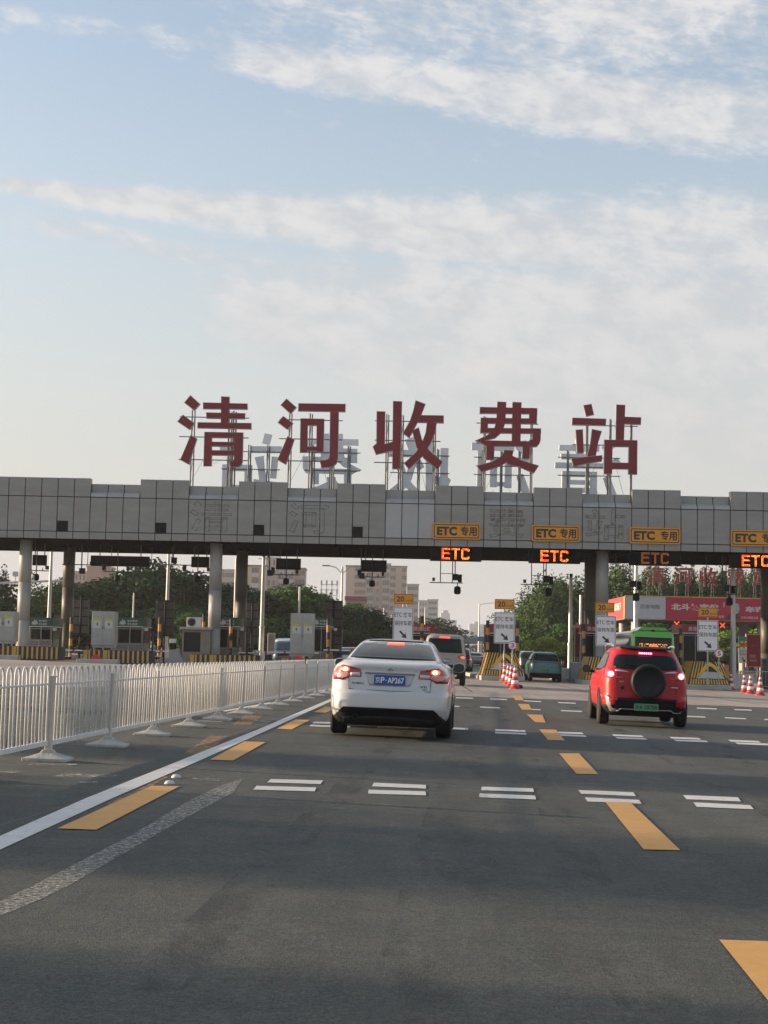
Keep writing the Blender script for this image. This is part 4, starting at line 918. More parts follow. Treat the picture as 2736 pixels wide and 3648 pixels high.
for x, y, l in CL:
    p = G(x, y)
    if c0 is None: o = c0 = cone(); o.location = p; tag(o, l, 'traffic cone')
    else: o = dup(c0, p, l)
    o['group'] = 'cones in the lane divide' if x < 2000 else 'cones at the right'; p2 = p
# dark sandbag by the cluster
p = G(1848, 2452); mb = MB(); mb.lathe([(.02, -.2), (.08, -.15), (.09, 0), (.08, .13), (.02, .18)], (0, 0, .06), 10, 'X'); o = mb.build('sandbag', A_DARK, smooth=True); o.location = p; tag(o, 'small black weight lying beside the front cone of the cluster', 'weight')
# orange mesh panel cones
p = G(2588, 2459); root = thing('orange_panel', p, 'upright orange and red delineator panel left of the cone by the island', 'delineator')
mb = MB(); mb.box((-.10, 0, .1), (.13, .05, 1.35)); mb.build('panel', mat('panel_orange', (.62, .20, .05), .5, var=.2, scale=4), root, bevel=.01); mb = MB(); mb.lathe([(.24, 0), (.22, .08), (.14, .22)], (0, .02, 0), 10); mb.build('base', M_CR, root)
p = P(1795, 2356, 80); root = thing('orange_panel', (p.x, 80, gz(p.x, 80)), 'orange framed delineator standing behind the cone cluster', 'delineator'); z = p.z-root.location.z
mb = MB(); mb.tube((-.17, 0, 0), (-.17, 0, z), .025); mb.tube((.17, 0, 0), (.17, 0, z), .025); mb.tube((-.17, 0, z), (.17, 0, z), .025); mb.tube((-.17, 0, z-.25), (.17, 0, z-.25), .02); mb.build('frame', mat('frame_orange', (.55, .17, .04), .5), root)
# ================================================================ VEHICLES
def interp(tab, z):
    if z <= tab[0][0]: return tab[0][1]
    if z >= tab[-1][0]: return tab[-1][1]
    for i in range(len(tab)-1):
        if tab[i][0] <= z <= tab[i+1][0]:
            x0, y0 = tab[i]; x1, y1 = tab[i+1]; h = x1-x0; t = (z-x0)/h
            d = (y1-y0)/h
            dl = (y0-tab[i-1][1])/(x0-tab[i-1][0]) if i else d
            dr = (tab[i+2][1]-y1)/(tab[i+2][0]-x1) if i+2 < len(tab) else d
            m0 = 0 if dl*d <= 0 else 2*dl*d/(dl+d); m1 = 0 if dr*d <= 0 else 2*dr*d/(dr+d)
            return (2*t**3-3*t**2+1)*y0+(t**3-2*t*t+t)*h*m0+(-2*t**3+3*t*t)*y1+(t**3-t*t)*h*m1
class Shell:
    """car body as rounded plan outlines stacked in height: w half width, yr rear, yf front, n squareness"""
    def __init__(s, w, yr, yf, n=4.5, top=None):
        s.w = w; s.yr = yr; s.yf = yf; s.n = n if isinstance(n, list) else [(0, n), (9, n)]
    def par(s, z):
        a = interp(s.yr, z); b = interp(s.yf, z); return interp(s.w, z), (a+b)/2, (b-a)/2, interp(s.n, z)
    def rear(s, x, z, o=0.):
        w, c, L_, n = s.par(z); t = min(.9999, abs(x)/w); return c-L_*(1-t**n)**(1/n)-o
    def side(s, y, z, o=0.):
        w, c, L_, n = s.par(z); t = min(.9999, abs(y-c)/L_); return w*(1-t**n)**(1/n)+o
    def front(s, x, z, o=0.):
        w, c, L_, n = s.par(z); t = min(.9999, abs(x)/w); return c+L_*(1-t**n)**(1/n)+o
    def mesh(s, zs, N_=128, dark=None):
        mb = MB(); m = len(zs); loops = []
        for z in zs:
            w, c, L_, n = s.par(z)
            for i in range(N_):
                a = 2*math.pi*i/N_; ca, sa = math.cos(a), math.sin(a); e = 2/n
                mb.v.append((w*math.copysign(abs(ca)**e, ca), c+L_*math.copysign(abs(sa)**e, sa), z))
        for j in range(m-1):
            for i in range(N_):
                f = (j*N_+i, j*N_+(i+1) % N_, (j+1)*N_+(i+1) % N_, (j+1)*N_+i)
                c = sum((Vector(mb.v[q]) for q in f), Vector())/4; mb.f.append(f); mb.m.append(1 if dark and dark(*c) else 0)
        mb.f.append(tuple(range(N_))[::-1]); mb.m.append(1 if dark else 0); mb.f.append(tuple(range((m-1)*N_, m*N_))); mb.m.append(0)
        return mb
def frange(a, b, n): return [a+(b-a)*i/n for i in range(n+1)]
def patch(poly, fn, name, m, parent, off=.006, cell=.05, mirror=False, thick=.0, smooth=True):
    """polygon in 2 surface coordinates draped on the shell; fn(a,b,off)->3D"""
    bm = bmesh.new(); vs = [bm.verts.new((a, b, 0)) for a, b in poly]; bm.faces.new(vs)
    x0, x1 = min(p[0] for p in poly), max(p[0] for p in poly); y0, y1 = min(p[1] for p in poly), max(p[1] for p in poly)
    for lo, hi, no in ((x0, x1, (1, 0, 0)), (y0, y1, (0, 1, 0))):
        k = int((hi-lo)/cell)+1
        for i in range(1, k):
            q = lo+(hi-lo)*i/k; co = (q, 0, 0) if no[0] else (0, q, 0)
            bmesh.ops.bisect_plane(bm, geom=bm.verts[:]+bm.edges[:]+bm.faces[:], plane_co=co, plane_no=no, clear_inner=False, clear_outer=False)
    mb = MB(); bm.verts.index_update()
    pts = [v.co.copy() for v in bm.verts]; fs = [[v.index for v in f.verts] for f in bm.faces]
    bd = [[v.index for v in e.verts] for e in bm.edges if len(e.link_faces) == 1]; bm.free()
    for s in ((1, -1) if mirror else (1,)):
        a = [fn(s*p.x, p.y, off) for p in pts]; b = [fn(s*p.x, p.y, -.02) for p in pts]; n = len(a)
        mb.add(a+b, [tuple(f) for f in fs]+[(e[0], e[1], n+e[1], n+e[0]) for e in bd])
    o = mb.build(name, m, parent, smooth=False)
    o.data.polygons.foreach_set('use_smooth', [smooth]*len(o.data.polygons))
    return o
def wheels(root, tr, ys, r=.33, w=.22, rimm=None):
    for y in ys:
        for sx in (-1, 1):
            t = MB(); x0, x1 = sx*(tr-w), sx*tr
            t.lathe([(r*.62, x0), (r*.93, x0), (r, x0+sx*.03), (r, x1-sx*.03), (r*.93, x1), (r*.62, x1)], (0, y, r), 32, 'X')
            wh = t.build('tyre', A_RUB, root, smooth=False)
            m = MB(); m.lathe([(r*.61, x1-sx*.10), (r*.64, x1-sx*.01), (r*.58, x1-sx*.015), (r*.55, x1-sx*.06), (.06, x1-sx*.04), (.055, x1-sx*.02)], (0, y, r), 24, 'X')
            for k in range(5):
                a = k*2*math.pi/5; m.tube((x1-sx*.03, y, r), (x1-sx*.025, y+r*.6*math.cos(a), r+r*.6*math.sin(a)), .03, .022, 6)
            m.build('rim', mat('alloy', (.5, .5, .5), .3, .8), wh)
def arch(root, sh, ys, zc, r, m, off=.004, band=.05):
    for y in ys:
        for s in (-1, 1):
            pts = [(y+r*math.cos(a), zc+r*math.sin(a)) for a in [math.pi*k/20 for k in range(-1, 22)]]
            patch([(a, max(b, sh.w[0][0]+.01)) for a, b in pts], lambda a, b, o, s=s: (s*sh.side(a, b, o), a, b), 'wheel_arch', m, root, off, .08)
def paint(name, col, var=.03): return mat(name, col, .32, .0, var=var, scale=2, coat=.9, spec=.5)
M_LAMPR = mat('lamp_red', (.30, .006, .012), .15, coat=1.)
M_LAMPC = mat('lamp_clear', (.60, .52, .52), .2, coat=1.)
M_BRK = mat('brake_glow', (.8, .05, .02), .3, emit=(1, .07, .03), es=1.7)
M_BRKC = mat('brake_core', (.9, .4, .1), .3, emit=(1, .50, .16), es=6.5)
M_BRKP = mat('brake_core_pink', (.9, .4, .4), .3, emit=(1, .42, .36), es=9.)
M_BRKM = mat('brake_magenta', (.8, .05, .2), .3, emit=(1, .04, .22), es=3.)
M_SEAM = mat('panel_gap', (.03, .03, .03), .7)
M_PLB = mat('plate_blue', (.02, .09, .34), .45); M_PLG = mat('plate_green', (.10, .32, .17), .5); M_PLW = mat('plate_white', (.75, .77, .78), .5)
M_CHR = mat('chrome', (.62, .62, .62), .18, 1.)
M_UND = mat('underbody_black', (.012, .012, .013), .7, spec=.25, var=.2)
def numplate(root, cx, z, w, h, yfn, txt, m, mt):
    y = min(yfn(cx-w/2, z), yfn(cx+w/2, z), yfn(cx, z))-.03
    mb = MB(); mb.prism([(a, y, b) for a, b in rrect(cx-w/2, cx+w/2, z-h/2, z+h/2, .02)], (0, .05, 0)); o = mb.build('number_plate', m, root)
    mb = MB(); f = lambda x, zz: (x, y-.004, zz)
    put_text(mb, txt[0], cx-w*.46, cx-w*.31, z-h*.30, z+h*.32, f, .012); put_text(mb, txt[1], cx-w*.29, cx-w*.16, z-h*.30, z+h*.30, f, .03)
    if len(txt[2]) < 6: mb.lathe([(.009, -.003), (.009, -.004)], (cx-w*.115, y, z), 8, 'Y')
    put_text(mb, txt[2], cx-w*.07, cx+w*.46, z-h*.30, z+h*.30, f, .03)
    mb.build('plate_lettering', mt, o); return o
def seam(root, pts, fn, name='panel_seam', r=.004, m=None):
    mb = MB(); mb.path([fn(a, b, .003) for a, b in pts], r, 5); return mb.build(name, m or M_SEAM, root)
def mirrors(root, y, z, x0, x1, m, w=.22, h=.15, glass=True):
    for s in (-1, 1):
        mb = MB(); cx = s*(x0+x1)/2; hw = (x1-x0)/2
        prof = [(-1, -.35), (-.85, -.9), (.2, -1), (.85, -.75), (1, 0), (.8, .75), (.1, 1), (-.8, .7)]
        if s < 0: prof = [(-a, b) for a, b in prof]
        ring0 = [(cx+a*hw, y, z+b*h/2) for a, b in prof]; ring1 = [(cx+a*hw*.85, y+.14, z+b*h*.4) for a, b in prof]; ring2 = [(cx+a*hw*.4, y+.2, z+b*h*.2) for a, b in prof]
        n = 8; mb.add(ring0+ring1+ring2, [tuple(range(8))]+[(j*n+i, j*n+(i+1) % n, (j+1)*n+(i+1) % n, (j+1)*n+i) for j in (0, 1) for i in range(n)]+[tuple(range(16, 24))])
        mb.tube((cx-s*hw*.8, y+.08, z-h*.25), (s*(x0-.08), y+.12, z-h*.35), .03); o = mb.build('mirror', m, root, smooth=False, bevel=.01)
        if glass:
            mb = MB(); mb.prism([(cx+a*hw*.84, y-.012, z+b*h*.42) for a, b in prof], (0, .01, 0)); mb.build('mirror_glass', mat('mirror_glass', (.03, .04, .038), .15, .0), o)
PSI = -math.atan(.06)
def place(root, X, Y): root.location = (X, Y, gz(X, Y)+.012)

# ---- white sedan
sh = Shell([(.20, .78), (.27, .86), (.36, .895), (.50, .915), (.75, .922), (.90, .912), (.98, .895), (1.05, .862), (1.10, .80), (1.16, .735), (1.24, .685), (1.34, .62), (1.42, .565), (1.455, .52), (1.475, .44), (1.485, .28)],
           [(.20, .22), (.27, .10), (.36, .05), (.46, 0), (.66, .02), (.70, .075), (.90, .11), (1.00, .12), (1.07, .11), (1.10, .16), (1.13, .28), (1.165, .60), (1.24, .86), (1.34, 1.22), (1.42, 1.60), (1.455, 1.95), (1.475, 2.2), (1.485, 2.5)],
           [(.20, 4.6), (.35, 4.78), (.55, 4.8), (.70, 4.7), (.85, 4.3), (.95, 3.9), (1.0, 3.7), (1.1, 3.45), (1.25, 3.2), (1.42, 2.9), (1.455, 2.8), (1.475, 2.75), (1.485, 2.7)],
           [(.2, 8), (.6, 7.5), (.95, 7), (1.1, 6.5), (1.3, 6.), (1.45, 4.), (1.5, 3.)])
sed = thing('white_sedan', (0, 0, 0), 'white four-door sedan braking in the lane, blue number plate, dark rear window', 'car', None, PSI, True)
P_W = paint('paint_white', (.56, .565, .55))
zs = frange(.20, .50, 20)+frange(.52, 1.10, 22)+frange(1.115, 1.165, 5)+frange(1.19, 1.455, 16)+[1.465, 1.475, 1.481, 1.485]
sh.mesh(zs, 160, lambda x, y, z: y < .9 and z < (.462-.012*(x/.7)**2 if abs(x) < .66 else .455-.9*(abs(x)-.66))).build('body', [P_W, M_UND], sed, smooth=True)
rf = lambda a, b, o: (a, sh.rear(a, b, o), b)
patch([(-.70, .215), (.70, .215), (.66, .30), (.30, .33), (-.30, .33), (-.66, .30)], rf, 'diffuser', A_DARK, sed, .012)
# rear window, draped along the slope: coordinate b is height
patch([(-.66, 1.172), (-.30, 1.163), (.30, 1.163), (.66, 1.172), (.64, 1.22), (.575, 1.34), (.525, 1.405), (.3, 1.425), (-.3, 1.425), (-.525, 1.405), (-.575, 1.34), (-.64, 1.22)], rf, 'rear_window', A_GLASS, sed, .006, .03)
patch([(-.50, 1.437), (.50, 1.437), (.46, 1.462), (0, 1.466), (-.46, 1.462)], rf, 'sunroof', A_GLASS, sed, .004)
lp = [(.71, 1.065), (.44, 1.015), (.42, .95), (.425, .896), (.59, .896), (.69, .84), (.855, .842), (.865, .93), (.81, 1.02)]
for s in (1, -1):
    def fs_(a, b, o, s=s):
        return (s*a, sh.rear(a, b, o), b)
    l = patch(lp, fs_, 'tail_lamp', M_LAMPR, sed, .008, .04)
    patch([(.44, .905), (.585, .905), (.585, .955), (.45, .962)], fs_, 'reversing_lens', M_LAMPC, l, .014, .03)
    patch([(.60, .90), (.70, .862), (.855, .90), (.86, .955), (.60, .95)], fs_, 'indicator_lens', mat('lamp_pink', (.55, .22, .22), .2, coat=1.), l, .013, .03)
    patch([(.60+.075*math.cos(a)*.9+.07, 1.0+.040*math.sin(a)) for a in frange(0, 2*math.pi, 14)[:-1]], fs_, 'brake_glow', M_BRK, l, .016, .03)
    patch([(.665+.038*math.cos(a), 1.0+.028*math.sin(a)) for a in frange(0, 2*math.pi, 12)[:-1]], fs_, 'brake_bulb', M_BRKC, l, .022, .03)
patch([(-.13, 1.388), (.13, 1.388), (.125, 1.425), (-.125, 1.425)], rf, 'high_brake_lamp', M_BRK, sed, .03, .03)
numplate(sed, 0, .862, .46, .145, lambda x, z: sh.rear(x, z), ('京', 'P', 'AP267'), M_PLB, M_PLW)
seam(sed, [(-.60, 1.10), (-.605, .96)], rf); seam(sed, [(.60, 1.10), (.605, .96)], rf)
seam(sed, [(-.61, .90), (-.60, .715), (0, .705), (.60, .715), (.61, .90)], rf, 'boot_seam', .005)
seam(sed, [(-.91, .70), (-.61, .695), (0, .688), (.61, .695), (.91, .70)], rf, 'bumper_seam', .004)
# recess around the plate and lip above it
patch([(-.37, .96), (.37, .96), (.30, .775), (-.30, .775)], rf, 'plate_recess', mat('recess_white', (.50, .50, .49), .4, coat=.4), sed, .002)
mb = MB(); mb.path([rf(a, .962, .012) for a in frange(-.37, .37, 12)], .010, 6); mb.build('boot_handle_lip', A_GREY, sed)
mb = MB()
for zc in (1.018, .992):
    for s in (-1, 1): mb.prism([rf(0, zc+.018, .012), rf(s*.045, zc-.008, .012), rf(s*.045, zc-.022, .012), rf(0, zc+.004, .012)], (0, -.008, 0))
mb.build('double_chevron_badge', M_CHR, sed)
mb = MB(); f = lambda x, z: rf(x, z, .008); put_text(mb, '东风雪铁龙', -.56, -.38, .79, .815, f, .02); put_text(mb, 'VTi', .45, .55, .765, .795, f, .02); put_text(mb, '2.3L', .49, .55, .735, .755, f, .02); mb.build('badge_lettering', A_DARK, sed)
# shark: exhaust, side windows, doors
mb = MB(); mb.lathe([(.045, 0), (.05, -.07), (.042, -.07), (.04, -.02)], (-.48, .09, .31), 18, 'Y'); mb.build('exhaust', A_DARK, sed)
mb = MB(); mb.lathe([(.039, -.068), (.03, -.072), (.01, -.071)], (-.48, .09, .31), 18, 'Y'); mb.build('exhaust_opening', A_BLACK, sed)
mb = MB(); mb.box((-.72, .25, .18), (.72, 4.5, .30)); mb.tube((-.6, 1.1, .30), (.6, 1.1, .30), .05); mb.box((-.1, .2, .2), (.3, .6, .26)); mb.build('underbody', M_UND, sed)
for s in (-1, 1):
    sf = lambda a, b, o, s=s: (s*sh.side(a, b, o), a, b)
    patch([(1.15, 1.14), (1.75, 1.12), (3.05, 1.12), (3.05, 1.18), (2.85, 1.30), (2.55, 1.40), (2.0, 1.40), (1.60, 1.33)], sf, 'side_window', A_GLASS, sed, .006, .06)
    seam(sed, [(1.9, .36), (1.9, 1.10)], sf); seam(sed, [(2.95, .36), (2.95, 1.10)], sf)
    mb = MB(); mb.path([sf(a, 1.115, .008) for a in frange(1.1, 3.1, 14)], .008, 5); mb.build('window_trim', M_CHR, sed)
    for y in (2.1, 3.1): mb = MB(); mb.path([sf(y-.1, .93, .01), sf(y-.05, .93, .035), sf(y+.08, .93, .035), sf(y+.12, .93, .01)], .012, 6); mb.build('door_handle', P_W, sed)
arch(sed, sh, (1.08, 3.9), .33, .385, M_UND)
wheels(sed, .915, (1.08, 3.9), .335, .225)
mirrors(sed, 2.95, 1.06, .87, 1.09, P_W, h=.17)
place(sed, .11, 23.2)

# ---- red SUV with a spare wheel on the tailgate
sh2 = Shell([(.22, .70), (.30, .80), (.42, .855), (.60, .875), (.85, .878), (.97, .86), (1.08, .825), (1.20, .775), (1.35, .715), (1.48, .655), (1.54, .60), (1.58, .52), (1.60, .35)],
            [(.22, .22), (.30, .10), (.42, .02), (.56, 0), (.60, .04), (.80, .06), (.95, .07), (1.10, .10), (1.16, .14), (1.30, .26), (1.44, .38), (1.50, .42), (1.54, .48), (1.58, .62), (1.60, .85)],
            [(.22, 3.85), (.40, 3.98), (.60, 4.0), (.85, 3.9), (.97, 3.6), (1.05, 3.2), (1.2, 2.95), (1.4, 2.6), (1.54, 2.3), (1.58, 2.15), (1.60, 2.0)], [(.2, 8), (.9, 7.5), (1.2, 6.5), (1.5, 5.), (1.6, 3.)])
suv = thing('red_suv', (0, 0, 0), 'red compact SUV with a black covered spare wheel on its tailgate', 'car', None, PSI, True)
P_R = mat('paint_red', (.40, .005, .010), .42, var=.04, scale=2, coat=.25, spec=.3)
zs = frange(.22, 1.5, 40)+[1.52, 1.54, 1.56, 1.575, 1.585, 1.592, 1.597, 1.60]
sh2.mesh(zs, 160, lambda x, y, z: (y < .35 and z < (.56 if abs(x) < .62 else .42)) or z < .36).build('body', [P_R, M_UND], suv, smooth=True)
rf = lambda a, b, o: (a, sh2.rear(a, b, o), b)
patch([(-.60, .50), (.60, .50), (.60, .56), (-.60, .56)], rf, 'bumper_step', M_UND, suv, .022)
patch([(-.66, 1.20), (-.60, 1.155), (-.25, 1.13), (.25, 1.13), (.60, 1.155), (.66, 1.20), (.615, 1.36), (.55, 1.43), (-.55, 1.43), (-.615, 1.36)], rf, 'rear_window', A_GLASS, suv, .006)
for s in (1, -1):
    fs_ = lambda a, b, o, s=s: (s*a, sh2.rear(a, b, o), b)
    l = patch([(.58, 1.10), (.80, 1.13), (.81, 1.02), (.77, .95), (.60, .97), (.55, 1.0)], fs_, 'tail_lamp', M_LAMPR, suv, .010, .04)
    patch([(.70+.045*math.cos(a), 1.03+.045*math.sin(a)) for a in frange(0, 2*math.pi, 14)[:-1]], fs_, 'brake_bulb', M_BRKP, l, .022, .03)
    patch([(.70+.07*math.cos(a), 1.03+.065*math.sin(a)) for a in frange(0, 2*math.pi, 16)[:-1]], fs_, 'brake_glow', mat('brake_glow_pink', (.8, .05, .1), .3, emit=(1, .06, .09), es=2.4), l, .016, .03)
    patch([(.34, 1.075), (.59, 1.085), (.62, 1.11), (.56, 1.125), (.40, 1.10)], fs_, 'chrome_strip', mat('strip_silver', (.62, .6, .6), .3, .5), suv, .010, .04)
    patch([(.45, .965), (.60, .955), (.62, .975), (.48, .985)], fs_, 'reflector', mat('reflector_orange', (.6, .10, .02), .4), suv, .010, .04)
    patch([(.60, .555), (.70, .545), (.72, .40), (.60, .42)], fs_, 'bumper_corner', P_R, suv, .020, .04)
    mb = MB(); mb.tube((s*.60, .62, 1.585), (s*.64, .95, 1.625), .018); mb.path([(s*.64, .95, 1.625), (s*.66, 1.6, 1.635), (s*.65, 2.2, 1.59)], .018); mb.build('roof_rail', A_STEEL, suv)
    sf = lambda a, b, o, s=s: (s*sh2.side(a, b, o), a, b)
    patch([(.55, 1.17), (1.2, 1.10), (2.85, 1.07), (2.75, 1.15), (2.35, 1.40), (1.9, 1.47), (.95, 1.46), (.75, 1.38)], sf, 'side_window', A_GLASS, suv, .006, .06)
    patch([(.15, .24), (3.9, .24), (3.9, .36), (2.9, .38), (1.5, .38), (.2, .42)], sf, 'sill_cladding', M_UND, suv, .010, .08)
    seam(suv, [(1.45, .4), (1.42, 1.08)], sf); seam(suv, [(2.4, .4), (2.42, 1.05)], sf)
patch([(-.14, 1.445), (.14, 1.445), (.14, 1.485), (-.14, 1.485)], rf, 'high_brake_lamp', mat('high_lamp_dark', (.35, .01, .06), .3, emit=(1, .02, .15), es=.8), suv, .030)
mb = MB()
for k in range(6): mb.lathe([(.017, 0), (.014, -.01)], (-.11+k*.044, sh2.rear(0, 1.465, .033), 1.465), 10, 'Y')
mb.build('brake_diodes', mat('diode_magenta', (.9, .1, .4), .3, emit=(1, .14, .45), es=7), suv)
# spare wheel
cxs, czs, rs = .03, .905, .345; ys = sh2.rear(0, .9)
sp = MB(); sp.lathe([(rs*.93, .02), (rs, -.03), (rs, -.16), (rs*.97, -.205), (rs*.90, -.225), (rs*.80, -.228), (rs*.77, -.215), (.02, -.225)], (cxs, ys, czs), 56, 'Y')
so = sp.build('spare_wheel_cover', mat('cover_black', (.012, .014, .015), .55, var=.1, spec=.3), suv, smooth=True)
mb = MB(); mb.prism([(cxs-.29, ys-.226, czs+.005), (cxs+.29, ys-.226, czs+.005), (cxs+.29, ys-.226, czs+.012), (cxs-.29, ys-.226, czs+.012)], (0, -.004, 0)); mb.build('cover_crease', A_DARK, so)
numplate(suv, .01, .395, .48, .14, lambda x, z: sh2.rear(x, z, .02), ('京', 'A', 'DK7200'), M_PLG, A_TXT)
mb = MB(); mb.path([rf(a, b, .016) for a, b in ((-.86, .60), (-.80, .47), (-.70, .30), (-.56, .30), (-.50, .345), (0, .34), (.50, .345), (.56, .30), (.70, .30), (.80, .47))], .010, 6); mb.build('bumper_trim', A_STEEL, suv)
patch([(-.80, .60), (-.74, .60), (-.66, .36), (-.52, .31), (-.53, .275), (-.68, .28), (-.77, .42)], rf, 'corner_trim', mat('trim_silver', (.42, .40, .36), .4, .4), suv, .022, .04)
mb = MB(); put_text(mb, '长城', -.53, -.44, .87, .90, lambda x, z: rf(x, z, .006), .02); mb.build('badge_lettering', A_LGREY, suv)
mb = MB(); mb.lathe([(.04, 0), (.04, -.01), (.02, -.012)], (-.47, sh2.rear(.47, .765), .765), 18, 'Y'); mb.build('badge', A_DARK, suv)
seam(suv, [(-.62, 1.13), (-.60, .95), (-.60, .60)], rf); seam(suv, [(.62, 1.13), (.60, .95), (.60, .60)], rf)
mb = MB(); mb.box((-.68, .3, .2), (.68, 3.8, .32)); mb.tube((-.6, .8, .32), (.6, .8, .32), .05); mb.build('underbody', M_UND, suv)
mb = MB(); mb.prism([(-.50, .42, 1.545), (.50, .42, 1.545), (.46, .66, 1.585), (-.46, .66, 1.585)], (0, .0, .025)); mb.build('roof_spoiler', M_UND, suv)
mb = MB(); mb.path([rf(-.05, 1.16, .02), rf(-.20, 1.20, .02), rf(-.42, 1.235, .02)], .010, 5); mb.build('wiper', A_BLACK, suv)
mb = MB(); mb.path([rf(.50, .80, .006), rf(.53, .80, .02), rf(.60, .80, .02), rf(.62, .80, .006)], .012, 5); mb.build('tailgate_handle', M_CHR, suv)
mb = MB(); mb.lathe([(.02, 0), (.012, .06), (.004, .10)], (0, .75, 1.59), 8); mb.build('antenna', A_BLACK, suv)
arch(suv, sh2, (.80, 3.32), .34, .40, M_UND, .012)
wheels(suv, .885, (.80, 3.32), .335, .21)
mirrors(suv, 2.55, 1.10, .92, 1.10, A_BLACK, h=.17)
place(suv, 5.28, 31.5)

# ---- generic vehicles farther on
def generic(name, label, sh, zs, pm, win, lamps, X, Y, tr, ys, r=.33, rz=PSI, plate=None, bump=None, brake=None, sidew=None, group=None, lampm=None, extra=None, mir=None, cat='car', hb=None):
    root = thing(name, (0, 0, 0), label, cat, group, rz, True)
    zc = bump[2][1] if bump else .30
    sh.mesh(zs, 112, lambda x, y, z: z < zc and (y < .8 or z < .34)).build('body', [pm, M_UND], root, smooth=True)
    rf = lambda a, b, o: (a, sh.rear(a, b, o), b)
    if win: patch(win, rf, 'rear_window', A_GLASS, root, .008, .08)
    for s in (1, -1):
        fs_ = lambda a, b, o, s=s: (s*a, sh.rear(a, b, o), b)
        if lamps: l = patch(lamps, fs_, 'tail_lamp', lampm or M_LAMPR, root, .012, .06)
        if brake: patch([(brake[0]+brake[2]*math.cos(a), brake[1]+brake[3]*math.sin(a)) for a in frange(0, 2*math.pi, 12)[:-1]], fs_, 'brake_bulb', M_BRK, l, .022, .05)
        sf = lambda a, b, o, s=s: (s*sh.side(a, b, o), a, b)
        if sidew: patch(sidew, sf, 'side_window', A_GLASS, root, .008, .1)
    if hb: patch(hb, rf, 'high_brake_lamp', M_BRK, root, .03, .05)
    if plate: numplate(root, 0, plate[0], .44, .14, lambda x, z: sh.rear(x, z), plate[1], plate[2], plate[3])
    w = sh.w[0][1]; mb = MB(); mb.box((-w*.9, .3, sh.w[0][0]-.03), (w*.9, ys[-1]+.4, sh.w[0][0]+.08)); mb.build('underbody', M_UND, root)
    arch(root, sh, ys, r, r+.06, M_UND); wheels(root, tr, ys, r)
    if mir: mirrors(root, *mir)
    if extra: extra(root, rf, sh)
    place(root, X, Y); return root
# beige van
vs_ = Shell([(.30, .78), (.45, .87), (.8, .90), (1.2, .885), (1.5, .85), (1.8, .80), (1.95, .76), (2.04, .68), (2.09, .5)], [(.30, .15), (.45, .02), (.6, 0), (.65, .06), (1.2, .10), (1.35, .14), (1.9, .26), (2.0, .32), (2.05, .42), (2.09, .8)],
            [(.3, 4.8), (.6, 4.95), (.9, 4.8), (1.1, 4.3), (1.5, 3.7), (1.9, 3.2), (2.04, 3.0), (2.09, 2.6)], [(.2, 9), (1.5, 8), (2.0, 6), (2.1, 4)])
generic('passenger_van', 'pale beige van braking just ahead of the white sedan, right of it', vs_, frange(.3, 2.0, 28)+[2.03, 2.05, 2.07, 2.085, 2.09], mat('paint_beige', (.27, .25, .21), .4, var=.03, coat=.5),
        [(-.74, 1.33), (.74, 1.33), (.70, 1.62), (.66, 1.88), (.60, 1.91), (-.60, 1.91), (-.66, 1.88), (-.70, 1.62)], [(.56, 1.22), (.80, 1.27), (.875, 1.24), (.88, 1.12), (.66, 1.11), (.56, 1.15)], 2.55, 64.6, .88, (1.0, 4.0), .34,
        bump=[(-.88, .31), (.88, .31), (.88, .82), (-.88, .82)], brake=(.76, 1.16, .09, .045), sidew=[(.5, 1.35), (4.0, 1.32), (3.4, 1.85), (.6, 1.88)], hb=[(-.22, 1.93), (.22, 1.93), (.2, 1.98), (-.2, 1.98)],
        plate=(1.0, ('京', 'N', '38P15'), M_PLB, M_PLW), extra=lambda root, rf, sh: (MB().tube(rf(.30, 1.38, .02), rf(.02, 1.45, .04), .014).build('wiper', A_BLACK, root)))
# teal electric crossover
gs = Shell([(.22, .80), (.35, .88), (.6, .915), (.85, .915), (1.0, .88), (1.12, .82), (1.25, .76), (1.45, .68), (1.54, .62), (1.60, .5), (1.62, .35)], [(.22, .2), (.35, .06), (.5, 0), (.62, .02), (.66, .08), (.9, .10), (1.02, .12), (1.06, .2), (1.14, .34), (1.45, .66), (1.54, .8), (1.60, 1.2), (1.62, 1.6)],
           [(.22, 4.2), (.5, 4.4), (.8, 4.2), (.95, 3.7), (1.1, 3.3), (1.4, 2.8), (1.6, 2.4), (1.62, 2.2)], [(.2, 8), (1.1, 6.5), (1.5, 5), (1.62, 3.5)])
generic('teal_crossover', 'teal green crossover with a dark rear window passing the gate', gs, frange(.22, 1.54, 34)+[1.57, 1.59, 1.605, 1.615, 1.62], mat('paint_teal', (.065, .17, .16), .4, var=.03, coat=.4),
        [(-.70, 1.13), (.70, 1.13), (.60, 1.48), (-.60, 1.48)], [(.40, 1.02), (.72, 1.10), (.84, 1.09), (.84, .98), (.60, .99)], 9.05, 86.5, .90, (.9, 3.55), .36,
        bump=[(-.84, .23), (.84, .23), (.86, .44), (.70, .50), (-.70, .50), (-.86, .44)], sidew=[(.6, 1.14), (3.1, 1.10), (2.5, 1.46), (1.0, 1.5)], plate=(.62, ('京', 'A', 'D30518'), M_PLG, A_TXT), rz=-.01, lampm=mat('lamp_dull', (.22, .02, .02), .3, coat=.6),
        extra=lambda root, rf, sh: [MB().path([(s*.62, 1.2, 1.60), (s*.64, 2., 1.66), (s*.62, 2.6, 1.58)], .02).build('roof_rail', A_LGREY, root) for s in (-1, 1)])
